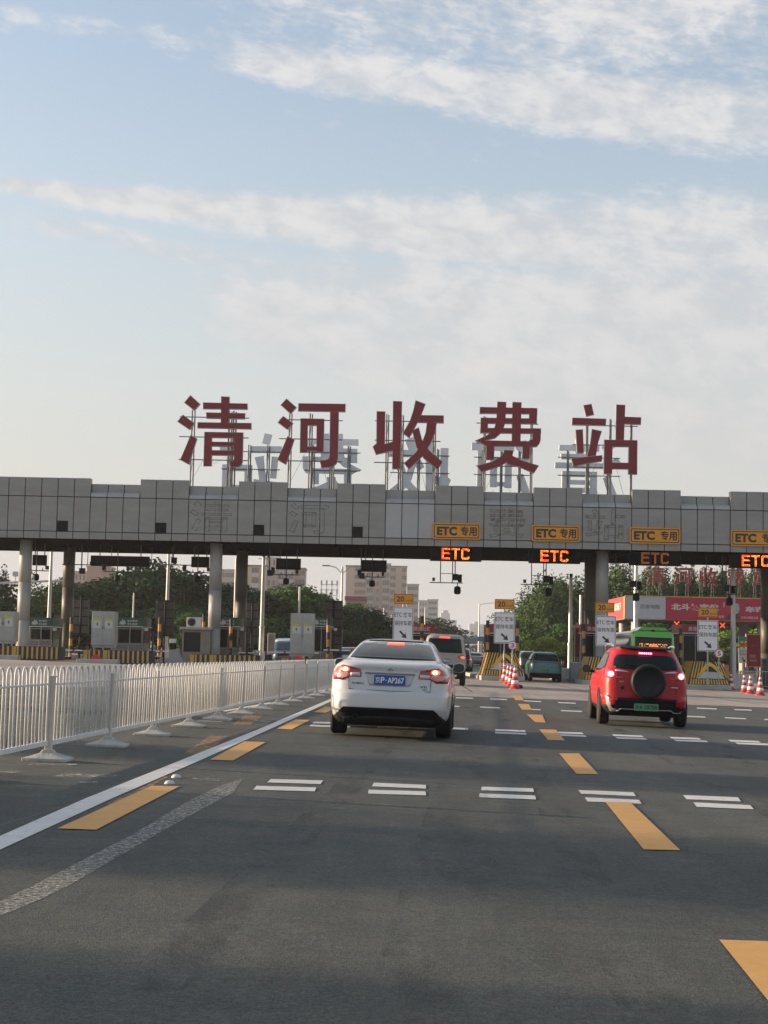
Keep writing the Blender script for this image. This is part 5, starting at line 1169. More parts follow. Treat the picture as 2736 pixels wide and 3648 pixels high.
# black SUV half hidden by the van
bs = Shell([(.25, .78), (.4, .88), (.7, .92), (.95, .91), (1.1, .87), (1.3, .80), (1.55, .72), (1.64, .65), (1.68, .45)], [(.25, .2), (.5, 0), (.9, .08), (1.1, .12), (1.5, .45), (1.62, .6), (1.68, 1.2)], [(.25, 4.4), (.5, 4.6), (.9, 4.3), (1.1, 3.5), (1.5, 2.9), (1.68, 2.4)], 4.5)
generic('black_suv', 'black SUV half hidden behind the right side of the beige van', bs, frange(.25, 1.62, 30)+[1.65, 1.67, 1.68], paint('paint_black', (.012, .013, .015)), [(-.68, 1.16), (.68, 1.16), (.6, 1.5), (-.6, 1.5)], [(.6, 1.0), (.82, 1.05), (.88, .98), (.6, .93)], 4.95, 101, .91, (.95, 3.7), .36, sidew=[(.6, 1.15), (3.3, 1.12), (2.6, 1.52), (.9, 1.55)], brake=(.76, .99, .05, .03))
# dark SUV with pale roof left of the teal car
ds = Shell([(.25, .78), (.4, .88), (.7, .91), (.95, .91), (1.1, .87), (1.3, .80), (1.55, .72), (1.70, .65), (1.75, .45)], [(.25, .2), (.5, 0), (.9, .08), (1.1, .12), (1.5, .4), (1.68, .6), (1.75, 1.2)], [(.25, 4.4), (.5, 4.6), (.9, 4.3), (1.1, 3.5), (1.5, 2.9), (1.75, 2.4)], 4.5)
generic('dark_blue_suv', 'dark blue SUV with a pale roof, left of and beyond the teal car', ds, frange(.25, 1.66, 30)+[1.70, 1.73, 1.75], paint('paint_navy', (.02, .028, .04)), [(-.72, 1.12), (.72, 1.12), (.64, 1.52), (-.64, 1.52)], [(.62, .98), (.86, 1.04), (.90, .86), (.72, .84)], 12.5, 134, .91, (.95, 3.7), .36, sidew=[(.6, 1.15), (3.3, 1.12), (2.6, 1.52), (.9, 1.55)], brake=(.78, .94, .07, .07),
        extra=lambda root, rf, sh: patch([(-.62, 1.66), (.62, 1.66), (.58, 1.735), (-.58, 1.735)], rf, 'pale_roof', paint('paint_silver', (.45, .46, .47)), root, .02))
# far grey sedan
def far_sedan(name, X, Y, col, label, rz=0, group=None, win=True):
    q = Shell([(.22, .78), (.5, .90), (.9, .89), (1.0, .83), (1.2, .70), (1.38, .6), (1.43, .45)], [(.22, .2), (.5, 0), (.95, .1), (1.02, .6), (1.3, 1.2), (1.40, 1.7), (1.43, 2.1)], [(.22, 4.4), (.5, 4.6), (.8, 4.3), (.92, 3.6), (1.1, 3.2), (1.4, 2.6), (1.43, 2.4)], 4.2)
    return generic(name, label, q, frange(.22, 1.4, 24)+[1.42, 1.43], paint('paint_'+name, col), [(-.64, 1.03), (.64, 1.03), (.56, 1.34), (-.56, 1.34)], [(.5, .9), (.8, .93), (.84, .82), (.5, .82)], X, Y, .88, (.95, 3.6), .32, rz=rz, sidew=[(1.1, 1.02), (3.3, 1.0), (2.7, 1.32), (1.6, 1.34)], group=group)
far_sedan('grey_sedan', 9.9, 165, (.16, .18, .19), 'small grey sedan far down the road past the beige van'); far_sedan('silver_sedan', 8.2, 215, (.30, .31, .31), 'tiny silver car far away beside the overpass pier', 0)
far_sedan('oncoming_sedan', -15.6, 104, (.05, .12, .12), 'dark green car with a bright windscreen coming through the left lanes', math.pi); far_sedan('dark_far_car', -24.5, 118, (.03, .04, .05), 'dark car at the far left behind the boom gate', math.pi)
far_sedan('blue_grey_sedan', -1.9, 96.5, (.10, .13, .16), 'blue-grey car mostly hidden by the white sedan, at its left mirror', math.pi)
# minibus facing the camera
ms = Shell([(.3, .85), (.5, .98), (1.2, 1.0), (1.7, .95), (2.1, .88), (2.25, .75), (2.3, .5)], [(.3, .2), (.6, 0), (2.0, .1), (2.2, .2), (2.3, .6)], [(.3, 6.1), (.6, 6.2), (1.1, 6.1), (1.2, 6.0), (1.9, 5.6), (2.15, 5.3), (2.3, 4.6)], [(.3, 6), (2.3, 5)])
mbs = thing('minibus', (0, 0, 0), 'white-topped minibus with a blue windscreen facing the camera in the left lanes', 'minibus', None, math.pi, True)
ms.mesh(frange(.3, 2.2, 28)+[2.24, 2.27, 2.29, 2.3], 72).build('body', paint('paint_minibus', (.10, .15, .17)), mbs, smooth=True)
ff = lambda a, b, o: (a, ms.front(a, b, o), b)
patch([(-.88, 1.22), (.88, 1.22), (.80, 1.92), (-.80, 1.92)], ff, 'windscreen', mat('blue_glass', (.04, .10, .14), .12), mbs, .01, .1)
for s in (1, -1): patch([(.58, .72), (.86, .78), (.88, .96), (.60, .88)], lambda a, b, o, s=s: ff(s*a, b, o), 'headlight', mat('headlight_glass', (.5, .52, .52), .15, coat=1.), mbs, .012, .1)
patch([(-.45, .72), (.45, .72), (.5, .92), (-.5, .92)], ff, 'grille', M_UND, mbs, .012, .1)
patch([(-.9, 2.0), (.9, 2.0), (.8, 2.18), (-.8, 2.18)], ff, 'white_roof_band', A_WHITE, mbs, .012, .1)
wheels(mbs, .95, (1.2, 4.9), .36); mirrors(mbs, 5.5, 1.5, 1.05, 1.2, A_BLACK, h=.3, glass=False); place(mbs, P(1000, 2300, 122).x+.2, 128); mbs.scale = (.92, .92, .86)

# ---- green city bus
bus = thing('green_bus', (0, 0, 0), 'green city bus at the gate behind the red SUV, LED text in its rear window', 'bus', None, -.035, True)
BS = Shell([(.35, 1.15), (.6, 1.24), (1.5, 1.25), (2.6, 1.22), (2.85, 1.17), (2.98, 1.05), (3.02, .8)], [(.35, .1), (.6, 0), (1.6, .0), (2.6, .08), (2.85, .14), (2.98, .26), (3.02, .6)], [(.35, 11.9), (.6, 12), (2.6, 11.9), (2.98, 11.6), (3.02, 11.2)], 14)
BS.mesh(frange(.35, 2.85, 24)+[2.9, 2.94, 2.97, 2.99, 3.01, 3.02], 120).build('body', paint('paint_bus_green', (.10, .42, .035)), bus, smooth=True)
rf = lambda a, b, o: (a, BS.rear(a, b, o), b)
patch([(-.98, 1.70), (.98, 1.70), (1.0, 2.66), (-1.0, 2.66)], rf, 'rear_window', A_GLASS, bus, .010, .15)
yb = BS.rear(0, 2.2)-.04
mb = MB()
for r_ in (0, 1):
    for k in range(70):
        if rng.random() < .62: mb.cbox((-.76+k*.022, yb+.01, 2.28-r_*.13+rng.uniform(-.025, .025)), (.016, .01, .03))
mb.build('led_text', mat('led_amber', (.2, .1, .02), .5, emit=(1, .42, .08), es=1.6), bus)
mb = MB(); mb.prism([(x, yb-.01, z) for x, z in rrect(-.22, .22, 2.11, 2.27, .07)], (0, .03, 0)); mb.build('high_brake_lamp', M_BRK, bus)
mb = MB(); mb.prism([(-.85, .35, 3.0), (.85, .35, 3.0), (.7, .35, 3.22), (-.6, .35, 3.22)], (0, 3.2, 0)); mb.build('roof_unit', paint('paint_bus_green2', (.08, .34, .03)), bus, bevel=.06)
mb = MB(); mb.lathe([(.10, 0), (.08, .07), (.02, .1)], (0, .30, 2.98), 10); mb.build('roof_camera', A_BLACK, bus)
for s in (1, -1):
    sf = lambda a, b, o, s=s: (s*BS.side(a, b, o), a, b)
    patch([(.5, 1.5), (11.4, 1.5), (11.4, 2.55), (.5, 2.55)], sf, 'side_windows', A_GLASS, bus, .012, .4)
    patch([(.45, 2.6), (11.5, 2.6), (11.5, 2.88), (.45, 2.88)], sf, 'roof_band', mat('bus_white', (.6, .6, .6), .4), bus, .015, .4)
    patch([(.95, 1.0), (1.2, 1.0), (1.2, 1.3), (.95, 1.3)], lambda a, b, o, s=s: (s*a, BS.rear(a, b, o), b), 'tail_lamp', M_LAMPR, bus, .012, .1)
patch([(-1.2, .36), (1.2, .36), (1.2, .6), (-1.2, .6)], rf, 'lower_bumper', M_UND, bus, .010, .2)
patch([(-.9, .75), (.9, .75), (.9, 1.45), (-.9, 1.45)], rf, 'engine_cover', A_DARK, bus, .010, .2)
numplate(bus, 0, .68, .44, .14, lambda x, z: BS.rear(x, z, .012), ('京', 'A', 'F60218'), M_PLG, A_TXT)
wheels(bus, 1.22, (2.9, 9.2), .48, .30); place(bus, 14.75, 85.8)

# ================================================================ SECOND TOLL STATION AT THE RIGHT
YS = 146.0
a = P(2228, 2124, YS); bq = P(2228, 2206, YS); xl = a.x; zt, zb = a.z, bq.z; g = gz(26, YS)
st2 = thing('red_banner_canopy', (xl, YS, 0), 'second toll canopy wrapped in red and white advertising banner, at the right', 'toll canopy'); O2 = (xl, YS, 0)
xr = xl+46; xm = P(2371, 2150, YS).x
mb = MB(); mb.box((xl+.05, YS+.1, zb+.06), (xr, YS+11.9, zt-.02)); mb.box((xl-.1, YS-.05, zb-.02), (xr, YS+12, zb+.05)); mb.build('deck', mat('deck_tan', (.28, .17, .12), .7), st2, O2)
mb = MB(); mb.box((xl, YS, zb+.06), (xm, YS+.08, zt)); mb.build('white_banner', mat('banner_white', (.50, .51, .51), .6, var=.05), st2, O2)
mb = MB(); mb.box((xm, YS, zb+.06), (xr, YS+.08, zt)); mb.build('red_banner', mat('banner_front_red', (.46, .018, .05), .6, var=.10, scale=.7), st2, O2)
mb = MB(); mb.box((xl-.08, YS-.02, zb+.06), (xl, YS+.5, zt)); mb.box((xl, YS-.03, zt), (xr, YS+.1, zt+.09)); mb.build('yellow_edge', mat('edge_yellow', (.65, .38, .08), .6), st2, O2)
mb = MB(); mb.box((xl-.06, YS+.5, zb+.06), (xl-.01, YS+12, zt)); mb.build('side_banner', mat('side_red', (.50, .05, .05), .6, var=.1), st2, O2)
f = lambda x, z: (x, YS-.012, z)
def xz(x, y): p = P(x, y, YS); return p.x, p.z
def T2(mb, s, x0, x1, y0, y1, bold=.02):
    a = xz(x0, y0); b = xz(x1, y1); put_text(mb, s, a[0], b[0], b[1], a[1], f, bold)
mb = MB(); T2(mb, '百度地图', 2281, 2350, 2153, 2169, .012); mb.build('map_lettering', mat('grey_letter', (.14, .16, .17), .6), st2, O2)
mb = MB(); px_, pz_ = xz(2262, 2156); mb.add([f(px_+.17*math.cos(t), pz_+.17*math.sin(t)) for t in frange(math.radians(-35), math.radians(215), 12)]+[f(px_, pz_-.36)], [tuple(range(14))]); mb.build('map_pin_logo', mat('logo_red', (.42, .05, .08), .6), st2, O2)
for q in (('北斗级定位', 2391, 2560, 2149, 2177, .045), ('车道级导航', 2655, 2830, 2160, 2186, .045), ('已发布覆盖全国', 2641, 2700, 2196, 2205, .01), ('高清', 2560, 2579, 2192, 2202, .01), ('智能', 2576, 2582, 2145, 2163, .01)):
    mb = MB(); T2(mb, *q); mb.build('banner_lettering', mat('banner_letter', (.62, .58, .56), .6), st2, O2)
mb = MB(); fs3 = lambda y, z: (xl-.068, y, z); put_text(mb, '百度地图', YS+7.6, YS+2.5, zb+.9, zt-.5, fs3, .03); mb.build('side_lettering', mat('side_letter', (.75, .66, .6), .6), st2, O2)
# printed portrait of a person in dark clothing on the banner
mb = MB()
def ell(cx, cy, rx, ry, n=20): return [(cx+rx*math.cos(2*math.pi*k/n), cy+ry*math.sin(2*math.pi*k/n)) for k in range(n)]
mb.prism([(xz(x, y)[0], YS-.014, xz(x, y)[1]) for x, y in ell(2621, 2167, 14, 21)], (0, .006, 0)); mb.build('portrait_face', mat('print_skin', (.42, .38, .35), .6), st2, O2)
mb = MB(); mb.prism([(xz(x, y)[0], YS-.020, xz(x, y)[1]) for x, y in ((2586, 2206), (2592, 2190), (2608, 2180), (2622, 2189), (2630, 2184), (2634, 2207))], (0, .010, 0)); mb.build('portrait_clothing', mat('print_dark', (.09, .05, .06), .6), st2, O2)
mb = MB(); mb.prism([(xz(x, y)[0], YS-.017, xz(x, y)[1]) for x, y in ((2606, 2160), (2608, 2147), (2620, 2142), (2633, 2147), (2636, 2158), (2630, 2150), (2620, 2149), (2610, 2152))], (0, .006, 0)); mb.build('portrait_hair', mat('print_hair', (.10, .08, .08), .6), st2, O2)
for X in (xl+1.2, xl+13, xl+24, xl+35):
    for yy in (1.5, 9): mb = MB(); mb.tube((X, YS+yy, g-.6), (X, YS+yy, zb), .42, n=20); mb.build('column', M_COL, st2, O2, smooth=False)
# roof characters, repeat of the five
for key, x, nm_ in (('qing', 2339, 'first'), ('he', 2437, 'second'), ('shou', 2528, 'third'), ('fei', 2625, 'fourth'), ('zhan', 2720, 'fifth, cut by the column,')):
    st, cx, z0, w, h = big_char(key); sc = (70/(F/YS))/h
    px = P(x, 2122+(x-2228)*.03, YS); 
    char_thing(key, (px.x, YS+.6, zt+.05), sc, (), False, 'small weathered red character on the far canopy, %s from left' % nm_, 'red characters on the far banner canopy', drop=1.02, aframe=True)
def xlight(x, y, label):
    p = P(x, y, YS-.5); root = thing('lane_signal', (p.x, YS-.5, p.z), label, 'lane signal', 'red cross lane signals'); r = .24
    mb = MB(); mb.box((-r*1.15, .02, -r*1.15), (r*1.15, .16, r*1.15)); mb.build('housing', A_BLACK, root); mb = MB(); mb.tube((0, .1, r), (0, .1, zb-p.z+.05), .03); mb.build('hanger', A_DARK, root)
    mb = MB()
    for s in (-1, 1):
        for k in range(-4, 5):
            for q in (-1, 1): mb.lathe([(.022, 0), (.018, -.01)], (k*.05+q*.018, 0, s*k*.05-s*q*.018), 6, 'Y')
    mb.build('red_cross', M_LR, root)
xlight(2411, 2223, 'red cross signal under the far canopy, above the green bus'); xlight(2574, 2228, 'red cross signal under the far canopy, right of the rightmost speed sign')

# ---- furniture at the right edge
root = thing('red_billboard', (P(2686, 2300, 104).x, 104, gz(20, 104)), 'dark red advertising board standing at the right edge', 'billboard'); z = P(2686, 2262, 104).z-root.location.z; z2 = P(2686, 2374, 104).z-root.location.z
mb = MB(); mb.box((-.46, 0, z2), (.46, .2, z)); mb.build('panel', mat('billboard_red', (.22, .014, .025), .5), root)
mb = MB(); mb.box((-.52, .0, z2-.05), (-.46, .22, z+.06)); mb.box((-.5, 0, z), (.5, .22, z+.06)); mb.box((-.5, 0, z2-.06), (.5, .22, z2)); mb.build('frame', mat('frame_tan', (.45, .28, .15), .5), root)
mb = MB(); f = lambda x, zz: (x, -.006, zz); put_text(mb, '清河', -.2, .3, z-.75, z-.65, f); mb.box((-.3, -.01, z-1.5), (.1, -.004, z-1.3)); mb.box((-.28, -.01, z-1.75), (.2, -.004, z-1.6)); mb.build('print', mat('billboard_print', (.32, .16, .15), .6), root)
mb = MB(); mb.box((-.35, .05, 0), (-.25, .15, z2-.06)); mb.box((.25, .05, 0), (.35, .15, z2-.06)); mb.build('leg', A_DARK, root)
p = P(2645, 2260, 101); root = thing('small_lane_sign', (p.x, 101, gz(p.x, 101)), 'far sign stack: teal plate, yellow plate and white arrow board on a post', 'road sign'); gg = root.location.z
def zz_(y): return P(2645, y, 101).z-gg
for nm_, y0, y1, m in (('teal_plate', 2268, 2286, mat('plate_teal', (.10, .36, .34), .5)), ('yellow_plate', 2288, 2306, A_YEL), ('white_board', 2309, 2362, A_WHITE)):
    pl = plate(root, nm_, -.26, .26, zz_(y1), zz_(y0), 0, .03, m, .02)
    mb = MB(); f = lambda x, z: (x, -.005, z)
    if nm_[0] == 'w': put_text(mb, '人工/ETC', -.2, .2, zz_(2323), zz_(2316), f); put_text(mb, '混合车道', -.2, .2, zz_(2334), zz_(2327), f); mb.prism([f(-.05, zz_(2343)), f(.0, zz_(2341)), f(.12, zz_(2352)), f(.17, zz_(2348)), f(.17, zz_(2359)), f(.0, zz_(2357)), f(.06, zz_(2354))], (0, -.002, 0))
    else: put_text(mb, '20' if nm_[0] == 'y' else '入口', -.12, .12, zz_(y1)+.08, zz_(y0)-.08, f)
    mb.build('lettering', A_TXT, pl)
mb = MB(); mb.tube((0, .06, 0), (0, .06, zz_(2268)), .05); mb.build('post', A_LGREY, root)
def crowd(X, Y, w, label, rz=0):
    root = thing('crowd_barrier', (X, Y, gz(X, Y)), label, 'crowd barrier', 'metal crowd barriers', rz); mb = MB()
    mb.path([(-w/2, 0, .0), (-w/2, 0, .95), (-w/2+.1, 0, 1.05), (w/2-.1, 0, 1.05), (w/2, 0, .95), (w/2, 0, 0)], .022); mb.tube((-w/2, 0, .2), (w/2, 0, .2), .018)
    mb.build('frame', A_LGREY, root)
    mb = MB(); n = int(w/.16)
    for k in range(1, n): mb.tube((-w/2+k*w/n, 0, .2), (-w/2+k*w/n, 0, 1.05), .009, n=6)
    mb.build('bars', A_LGREY, root)
crowd(P(2690, 2400, 90).x, 90, 1.9, 'metal crowd barrier behind the three cones at the right edge')
X = P(2625, 2400, 92).x; root = thing('water_barrier', (X, 92, gz(X, 92)), 'white barrier block with a striped top behind the cone right of the island', 'road barrier')
mb = MB(); mb.prism([(-1.2, 0, 0), (1., 0, 0), (1., .12, .85), (-1.2, .12, .85)], (0, .45, 0)); mb.build('block', mat('barrier_white', (.62, .60, .55), .6), root, bevel=.03)
mb = MB()
for k in range(5): mb.prism([(.0+k*.16, .07, .87), (.08+k*.16, .07, .87), (.16+k*.16, .07, 1.05), (.08+k*.16, .07, 1.05)], (0, .03, 0))
mb.build('striped_board', A_SYEL, root)
p = P(2722, 2420, 93); root = thing('column_guard', (24.15, YB-3.5, gz(24, 94)+.01), 'orange and dark guard round the foot of the column at the right picture edge', 'column guard'); mb = MB()
n = 24
for i in range(n):
    if i % 4 < 2: continue
    a0, a1 = 2*math.pi*i/n, 2*math.pi*(i+1)/n; r = .40; mb.prism([(r*math.cos(t), .5+r*math.sin(t), 0) for t in (a0, a1)]+[((r+.03)*math.cos(t), .5+(r+.03)*math.sin(t), 0) for t in (a1, a0)], (0, 0, 1.55))
mb.build('orange_bands', mat('guard_orange', (.6, .22, .04), .6), root); mb = MB(); mb.lathe([(.395, 0), (.395, 1.5)], (0, .5, 0), 24); mb.build('dark_wrap', mat('guard_dark', (.09, .045, .03), .7), root)
# dark gate cabinets and red poster near the third column pair
X = P(2058, 2300, 92).x; root = thing('red_poster_stand', (X, 92, gz(X, 92)), 'narrow dark red poster stand with a pale edge left of the third striped post', 'poster stand'); zz = P(2058, 2237, 92).z-root.location.z; z0 = P(2058, 2340, 92).z-root.location.z
mb = MB(); mb.box((-.14, 0, z0), (.16, .12, zz)); mb.build('panel', mat('poster_red', (.22, .02, .03), .5), root); mb = MB(); mb.box((-.2, -.01, z0-.02), (-.14, .13, zz+.02)); mb.tube((0, .06, 0), (0, .06, z0), .04); mb.build('frame', mat('frame_tan2', (.40, .30, .18), .5), root)
for i, (x, y0, w, m) in enumerate(((2052, 2362, .30, A_GREY), (2072, 2378, .16, A_DARK))):
    X = P(x, y0, 88).x; g_ = gz(X, 88); root = thing('gate_cabinet', (X, 88, g_), ['grey gate cabinet left of the red SUV mirror', 'black gate cabinet beside the grey one left of the red SUV'][i], 'cabinet'); h = P(x, y0, 88).z-g_
    mb = MB(); mb.box((-w, 0, 0), (w, .5, h)); mb.build('case', m, root, bevel=.02); mb = MB(); mb.box((-w*1.08, -.03, h), (w*1.08, .53, h+.04)); mb.build('cap', A_LGREY, root)
    mb = MB(); mb.box((-w*.7, -.012, h*.15), (w*.7, 0, h*.9)); mb.build('door', m, root)
X = P(2018, 2370, 93).x; root = thing('white_fence_block', (X, 93, gz(X, 93)), 'white concrete end block with a metal hoop right of the teal car', 'barrier end'); mb = MB(); mb.box((-.35, 0, 0), (.4, 1.2, .75)); mb.build('block', mat('endblock_white', (.55, .53, .48), .7), root, bevel=.04)
mb = MB(); mb.path([(-.3+.22*math.cos(t), -.02, .45+.34*math.sin(t)) for t in frange(0, 2*math.pi, 16)], .02); mb.build('hoop', A_LGREY, root)
# ================================================================ BUILDINGS FAR BEHIND
M_BW = mat('window_dark', (.05, .055, .06), .3)
def bmat(name, col): return mat(name, col, .85, var=.08, scale=.05)
def tower(x0, x1, ytop, Y, label, wall, floors=10, dep=14, bays=(), trim=None, cap=True, name='apartment_block', cat='building', group='apartment blocks in the distance', balc=None):
    a = P(x0, ytop, Y); b = P(x1, ytop, Y); X = (a.x+b.x)/2; w = (b.x-a.x)/2; H = a.z
    root = thing(name, (X, Y, 0), label, cat, group)
    mb = MB(); mb.box((-w, 0, -1), (w, dep, H)); o = mb.build('wall', wall, root)
    if cap: mb = MB(); mb.box((-w-.3, -.3, H), (w+.3, dep+.3, H+.8)); mb.build('roof', trim or wall, root)
    fh = (H-1)/floors
    def win(xa, xb, za, zb, mull=0):
        m = MB(); m.box((xa, -.05, za), (xb, .1, zb)); o = m.build('window', M_BW, root)
        m = MB(); m.box((xa-.1, -.12, za-.16), (xb+.1, -.0, za))
        for i in range(mull+1): xx = xa+(xb-xa)*i/max(1, mull); m.box((xx-.07, -.12, za), (xx+.07, -.055, zb))
        m.build('frame', trim or wall, o)
    for (u0, u1, kind, n) in bays:
        for k in range(floors):
            z = 1+k*fh; xa, xb = -w+2*w*u0, -w+2*w*u1
            if kind == 'w':
                for i in range(n):
                    cxw = -w+2*w*(u0+(u1-u0)*(i+.5)/n); hw = w*(u1-u0)/n*.55; win(cxw-hw, cxw+hw, z+fh*.3, z+fh*.82, 1)
            if kind == 'b':
                win(xa, xb, z+fh*.42, z+fh*.9, n); m = MB(); m.box((xa-.1, -1.0, z), (xb+.1, 0, z+fh*.38)); m.build('balcony', balc or trim or wall, root)
            if kind == 'r': win(xa, xb, z+fh*.35, z+fh*.8, 6)
    return root
TAN = bmat('wall_tan', (.42, .32, .245)); TAN2 = bmat('wall_pink', (.36, .27, .23)); GRW = bmat('wall_grey', (.30, .29, .29)); PAL = bmat('wall_pale', (.46, .46, .47)); BRD = bmat('roof_brown', (.16, .08, .07)); BL_ = bmat('wall_pale_hazed', (.44, .46, .49))  # BL_: pale walls tinted blue-grey to stand in for part of the haze
tower(1233, 1308, 2018, 891, 'tan apartment block with plain gable left of the leftmost speed sign', TAN, 11, bays=((.42, .95, 'b', 5),), trim=BRD, balc=TAN2)
tower(1305, 1392, 2010, 899, 'tan apartment block, middle part, behind the hanging display', TAN2, 11, bays=((.02, .28, 'b', 3), (.36, .60, 'w', 1), (.68, .98, 'b', 4)), trim=PAL, balc=PAL)
tower(1388, 1450, 2020, 894, 'brown-topped apartment block just left of the leftmost speed sign', TAN, 11, bays=((.05, .35, 'b', 2), (.72, .98, 'b', 2)), trim=BRD, balc=TAN2)
tower(1450, 1492, 2084, 990, 'grey slab block right behind the leftmost speed sign', GRW, 9, bays=((.05, .95, 'r', 1),))
tower(1492, 1524, 2142, 1072, 'white narrow block right of the leftmost speed sign', PAL, 8, bays=((.1, .9, 'w', 3),)); tower(1523, 1561, 2138, 1076, 'broad white office block right of the leftmost speed sign', PAL, 9, bays=((.1, .9, 'r', 1),))
tower(881, 950, 2018, 710, 'tan apartment block with brown roof behind the second column pair', TAN, 8, bays=((.25, .6, 'b', 3), (.7, .95, 'w', 2)), trim=BRD, balc=PAL)
tower(948, 990, 1989, 716, 'taller tan block behind the sunlit pole', TAN, 9, bays=((.1, .9, 'w', 2),), trim=PAL); tower(990, 1052, 2010, 719, 'tan block behind the hanging display over the minibus', TAN2, 9, bays=((.05, .35, 'b', 2), (.5, .9, 'b', 3)), trim=PAL, balc=PAL)
tower(1050, 1087, 2028, 723, 'right end block of the tan row left of the cell mast', GRW, 8, bays=((.1, .95, 'b', 3),), trim=BRD, balc=TAN2)
tower(790, 842, 2033, 759, 'grey block with antennas between the second column pair', GRW, 8, bays=((.05, .95, 'r', 1),)); tower(838, 882, 2066, 776, 'low grey block right of the rear second column', PAL, 6, bays=((.05, .95, 'w', 4),))
tower(310, 392, 2022, 693, 'plain brick-pink block above the trees behind the wide hanging display', bmat('wall_brick', (.30, .17, .14)), 7, bays=()); tower(262, 312, 2040, 701, 'grey block beside the brick-pink one', GRW, 7, bays=((.1, .9, 'w', 3),))
tower(392, 470, 2056, 710, 'low pale block right of the brick-pink block', PAL, 6, bays=((.05, .95, 'r', 1),))
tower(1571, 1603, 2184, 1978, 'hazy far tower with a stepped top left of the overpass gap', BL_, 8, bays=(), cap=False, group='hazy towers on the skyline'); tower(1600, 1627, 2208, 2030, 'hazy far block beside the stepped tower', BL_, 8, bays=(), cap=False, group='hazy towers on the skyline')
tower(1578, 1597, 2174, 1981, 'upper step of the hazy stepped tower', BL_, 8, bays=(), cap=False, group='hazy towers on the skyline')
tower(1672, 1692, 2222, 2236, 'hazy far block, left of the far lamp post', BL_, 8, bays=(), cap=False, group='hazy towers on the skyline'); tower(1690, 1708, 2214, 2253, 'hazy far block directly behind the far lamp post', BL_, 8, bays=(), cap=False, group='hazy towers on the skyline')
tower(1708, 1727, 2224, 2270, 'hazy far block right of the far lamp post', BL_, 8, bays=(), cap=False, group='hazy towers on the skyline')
tower(1085, 1160, 2130, 300, 'low building with a dull red roof above the round trees', TAN2, 3, bays=((.05, .95, 'w', 8),), trim=bmat('roof_dullred', (.25, .09, .07)), name='low_building', group='low buildings'); tower(1233, 1300, 2138, 320, 'low building with a red-brown roof left of the tan towers', TAN2, 3, bays=((.05, .95, 'w', 6),), trim=bmat('roof_dullred', (.25, .09, .07)), name='low_building', group='low buildings')
# cell mast
mp_ = P(1172, 2140, 300); root = thing('cell_mast', (mp_.x, 300, 0), 'pale lattice mast with antennas between the tan blocks', 'mast'); mb = MB(); top = P(1172, 2064, 300).z
for q in (-1.5, -.5, .5, 1.5): mb.tube((q, 0, 0), (q, 0, top-abs(q)*.3), .07, n=6)
for zz in frange(mp_.z-1, top-1, 4): mb.tube((-1.5, 0, zz), (1.5, 0, zz), .05, n=6)
mb.build('lattice', A_STEEL, root); mb = MB()
for q in (-1.5, -.5, .5, 1.5):
    for d in (0, 1): mb.box((q-.15, -.2, top-1.2-d*1.6), (q+.15, 0, top-.2-d*1.6))
mb.build('antennas', A_LGREY, root)
# overpass
YO = 330; pt = P(1640, 2272, YO); zd = pt.z; zbm = P(1640, 2292, YO).z; zr = P(1640, 2250, YO).z
root = thing('overpass', (pt.x, YO, 0), 'concrete overpass with a railing crossing the far road', 'overpass'); xa, xb = -70, 22
mb = MB(); mb.box((xa, 0, zbm), (xb, 10, zd)); mb.build('deck', bmat('deck_conc', (.20, .21, .20)), root)
mb = MB(); mb.box((xa, .1, zd), (xb, .3, zd+.35)); mb.build('parapet', bmat('parapet_conc', (.34, .35, .34)), root)
mb = MB()
for k in range(58): mb.tube((xa+k*1.6, .2, zd+.3), (xa+k*1.6, .2, zr), .05, n=5)
for q in (.45, 1.): mb.tube((xa, .2, zd+.35+(zr-zd-.35)*q), (xb, .2, zd+.35+(zr-zd-.35)*q), .05, n=5)
mb.build('railing', A_LGREY, root)
for x in (-22, -5.5, 12): mb = MB(); mb.box((x-.6, 3, -1), (x+.6, 6, zbm)); mb.build('pier', bmat('pier_conc', (.30, .31, .30)), root)
# far sign under the overpass and the green road sign behind the teal car
p = P(1952, 2300, 170); root = thing('green_road_sign', (p.x, 170, 0), 'small teal direction sign above the teal car', 'road sign'); mb = MB(); z1, z0 = P(1952, 2287, 170).z, P(1952, 2317, 170).z
mb.box((-.35, 0, z0), (.32, .06, z1)); mb.build('board', mat('sign_green', (.03, .22, .16), .5), root); mb = MB(); f = lambda x, z: (x, -.01, z); put_text(mb, '出口', -.25, .22, z1-.32, z1-.08, f, .01); put_text(mb, 'G6', -.2, .2, z0+.06, z0+.34, f, .03); mb.build('lettering', A_LGREY, root)
mb = MB(); mb.box((-.34, -.012, (z0+z1)/2-.02), (.31, 0, (z0+z1)/2+.12)); mb.build('orange_band', mat('sign_orange', (.5, .2, .05), .5), root); mb = MB(); mb.tube((0, .1, 0), (0, .1, z0), .05); mb.build('post', A_GREY, root)
p = P(1715, 2276, 240); root = thing('blue_road_sign', (p.x, 240, 0), 'tiny blue sign hanging at the overpass by the far lamp', 'road sign'); mb = MB(); mb.box((-.6, 0, p.z-.35), (.6, .06, p.z+.35)); mb.build('board', mat('sign_blue', (.05, .14, .3), .5), root); mb = MB(); mb.tube((0, .1, 0), (0, .1, p.z), .06); mb.build('post', A_GREY, root)

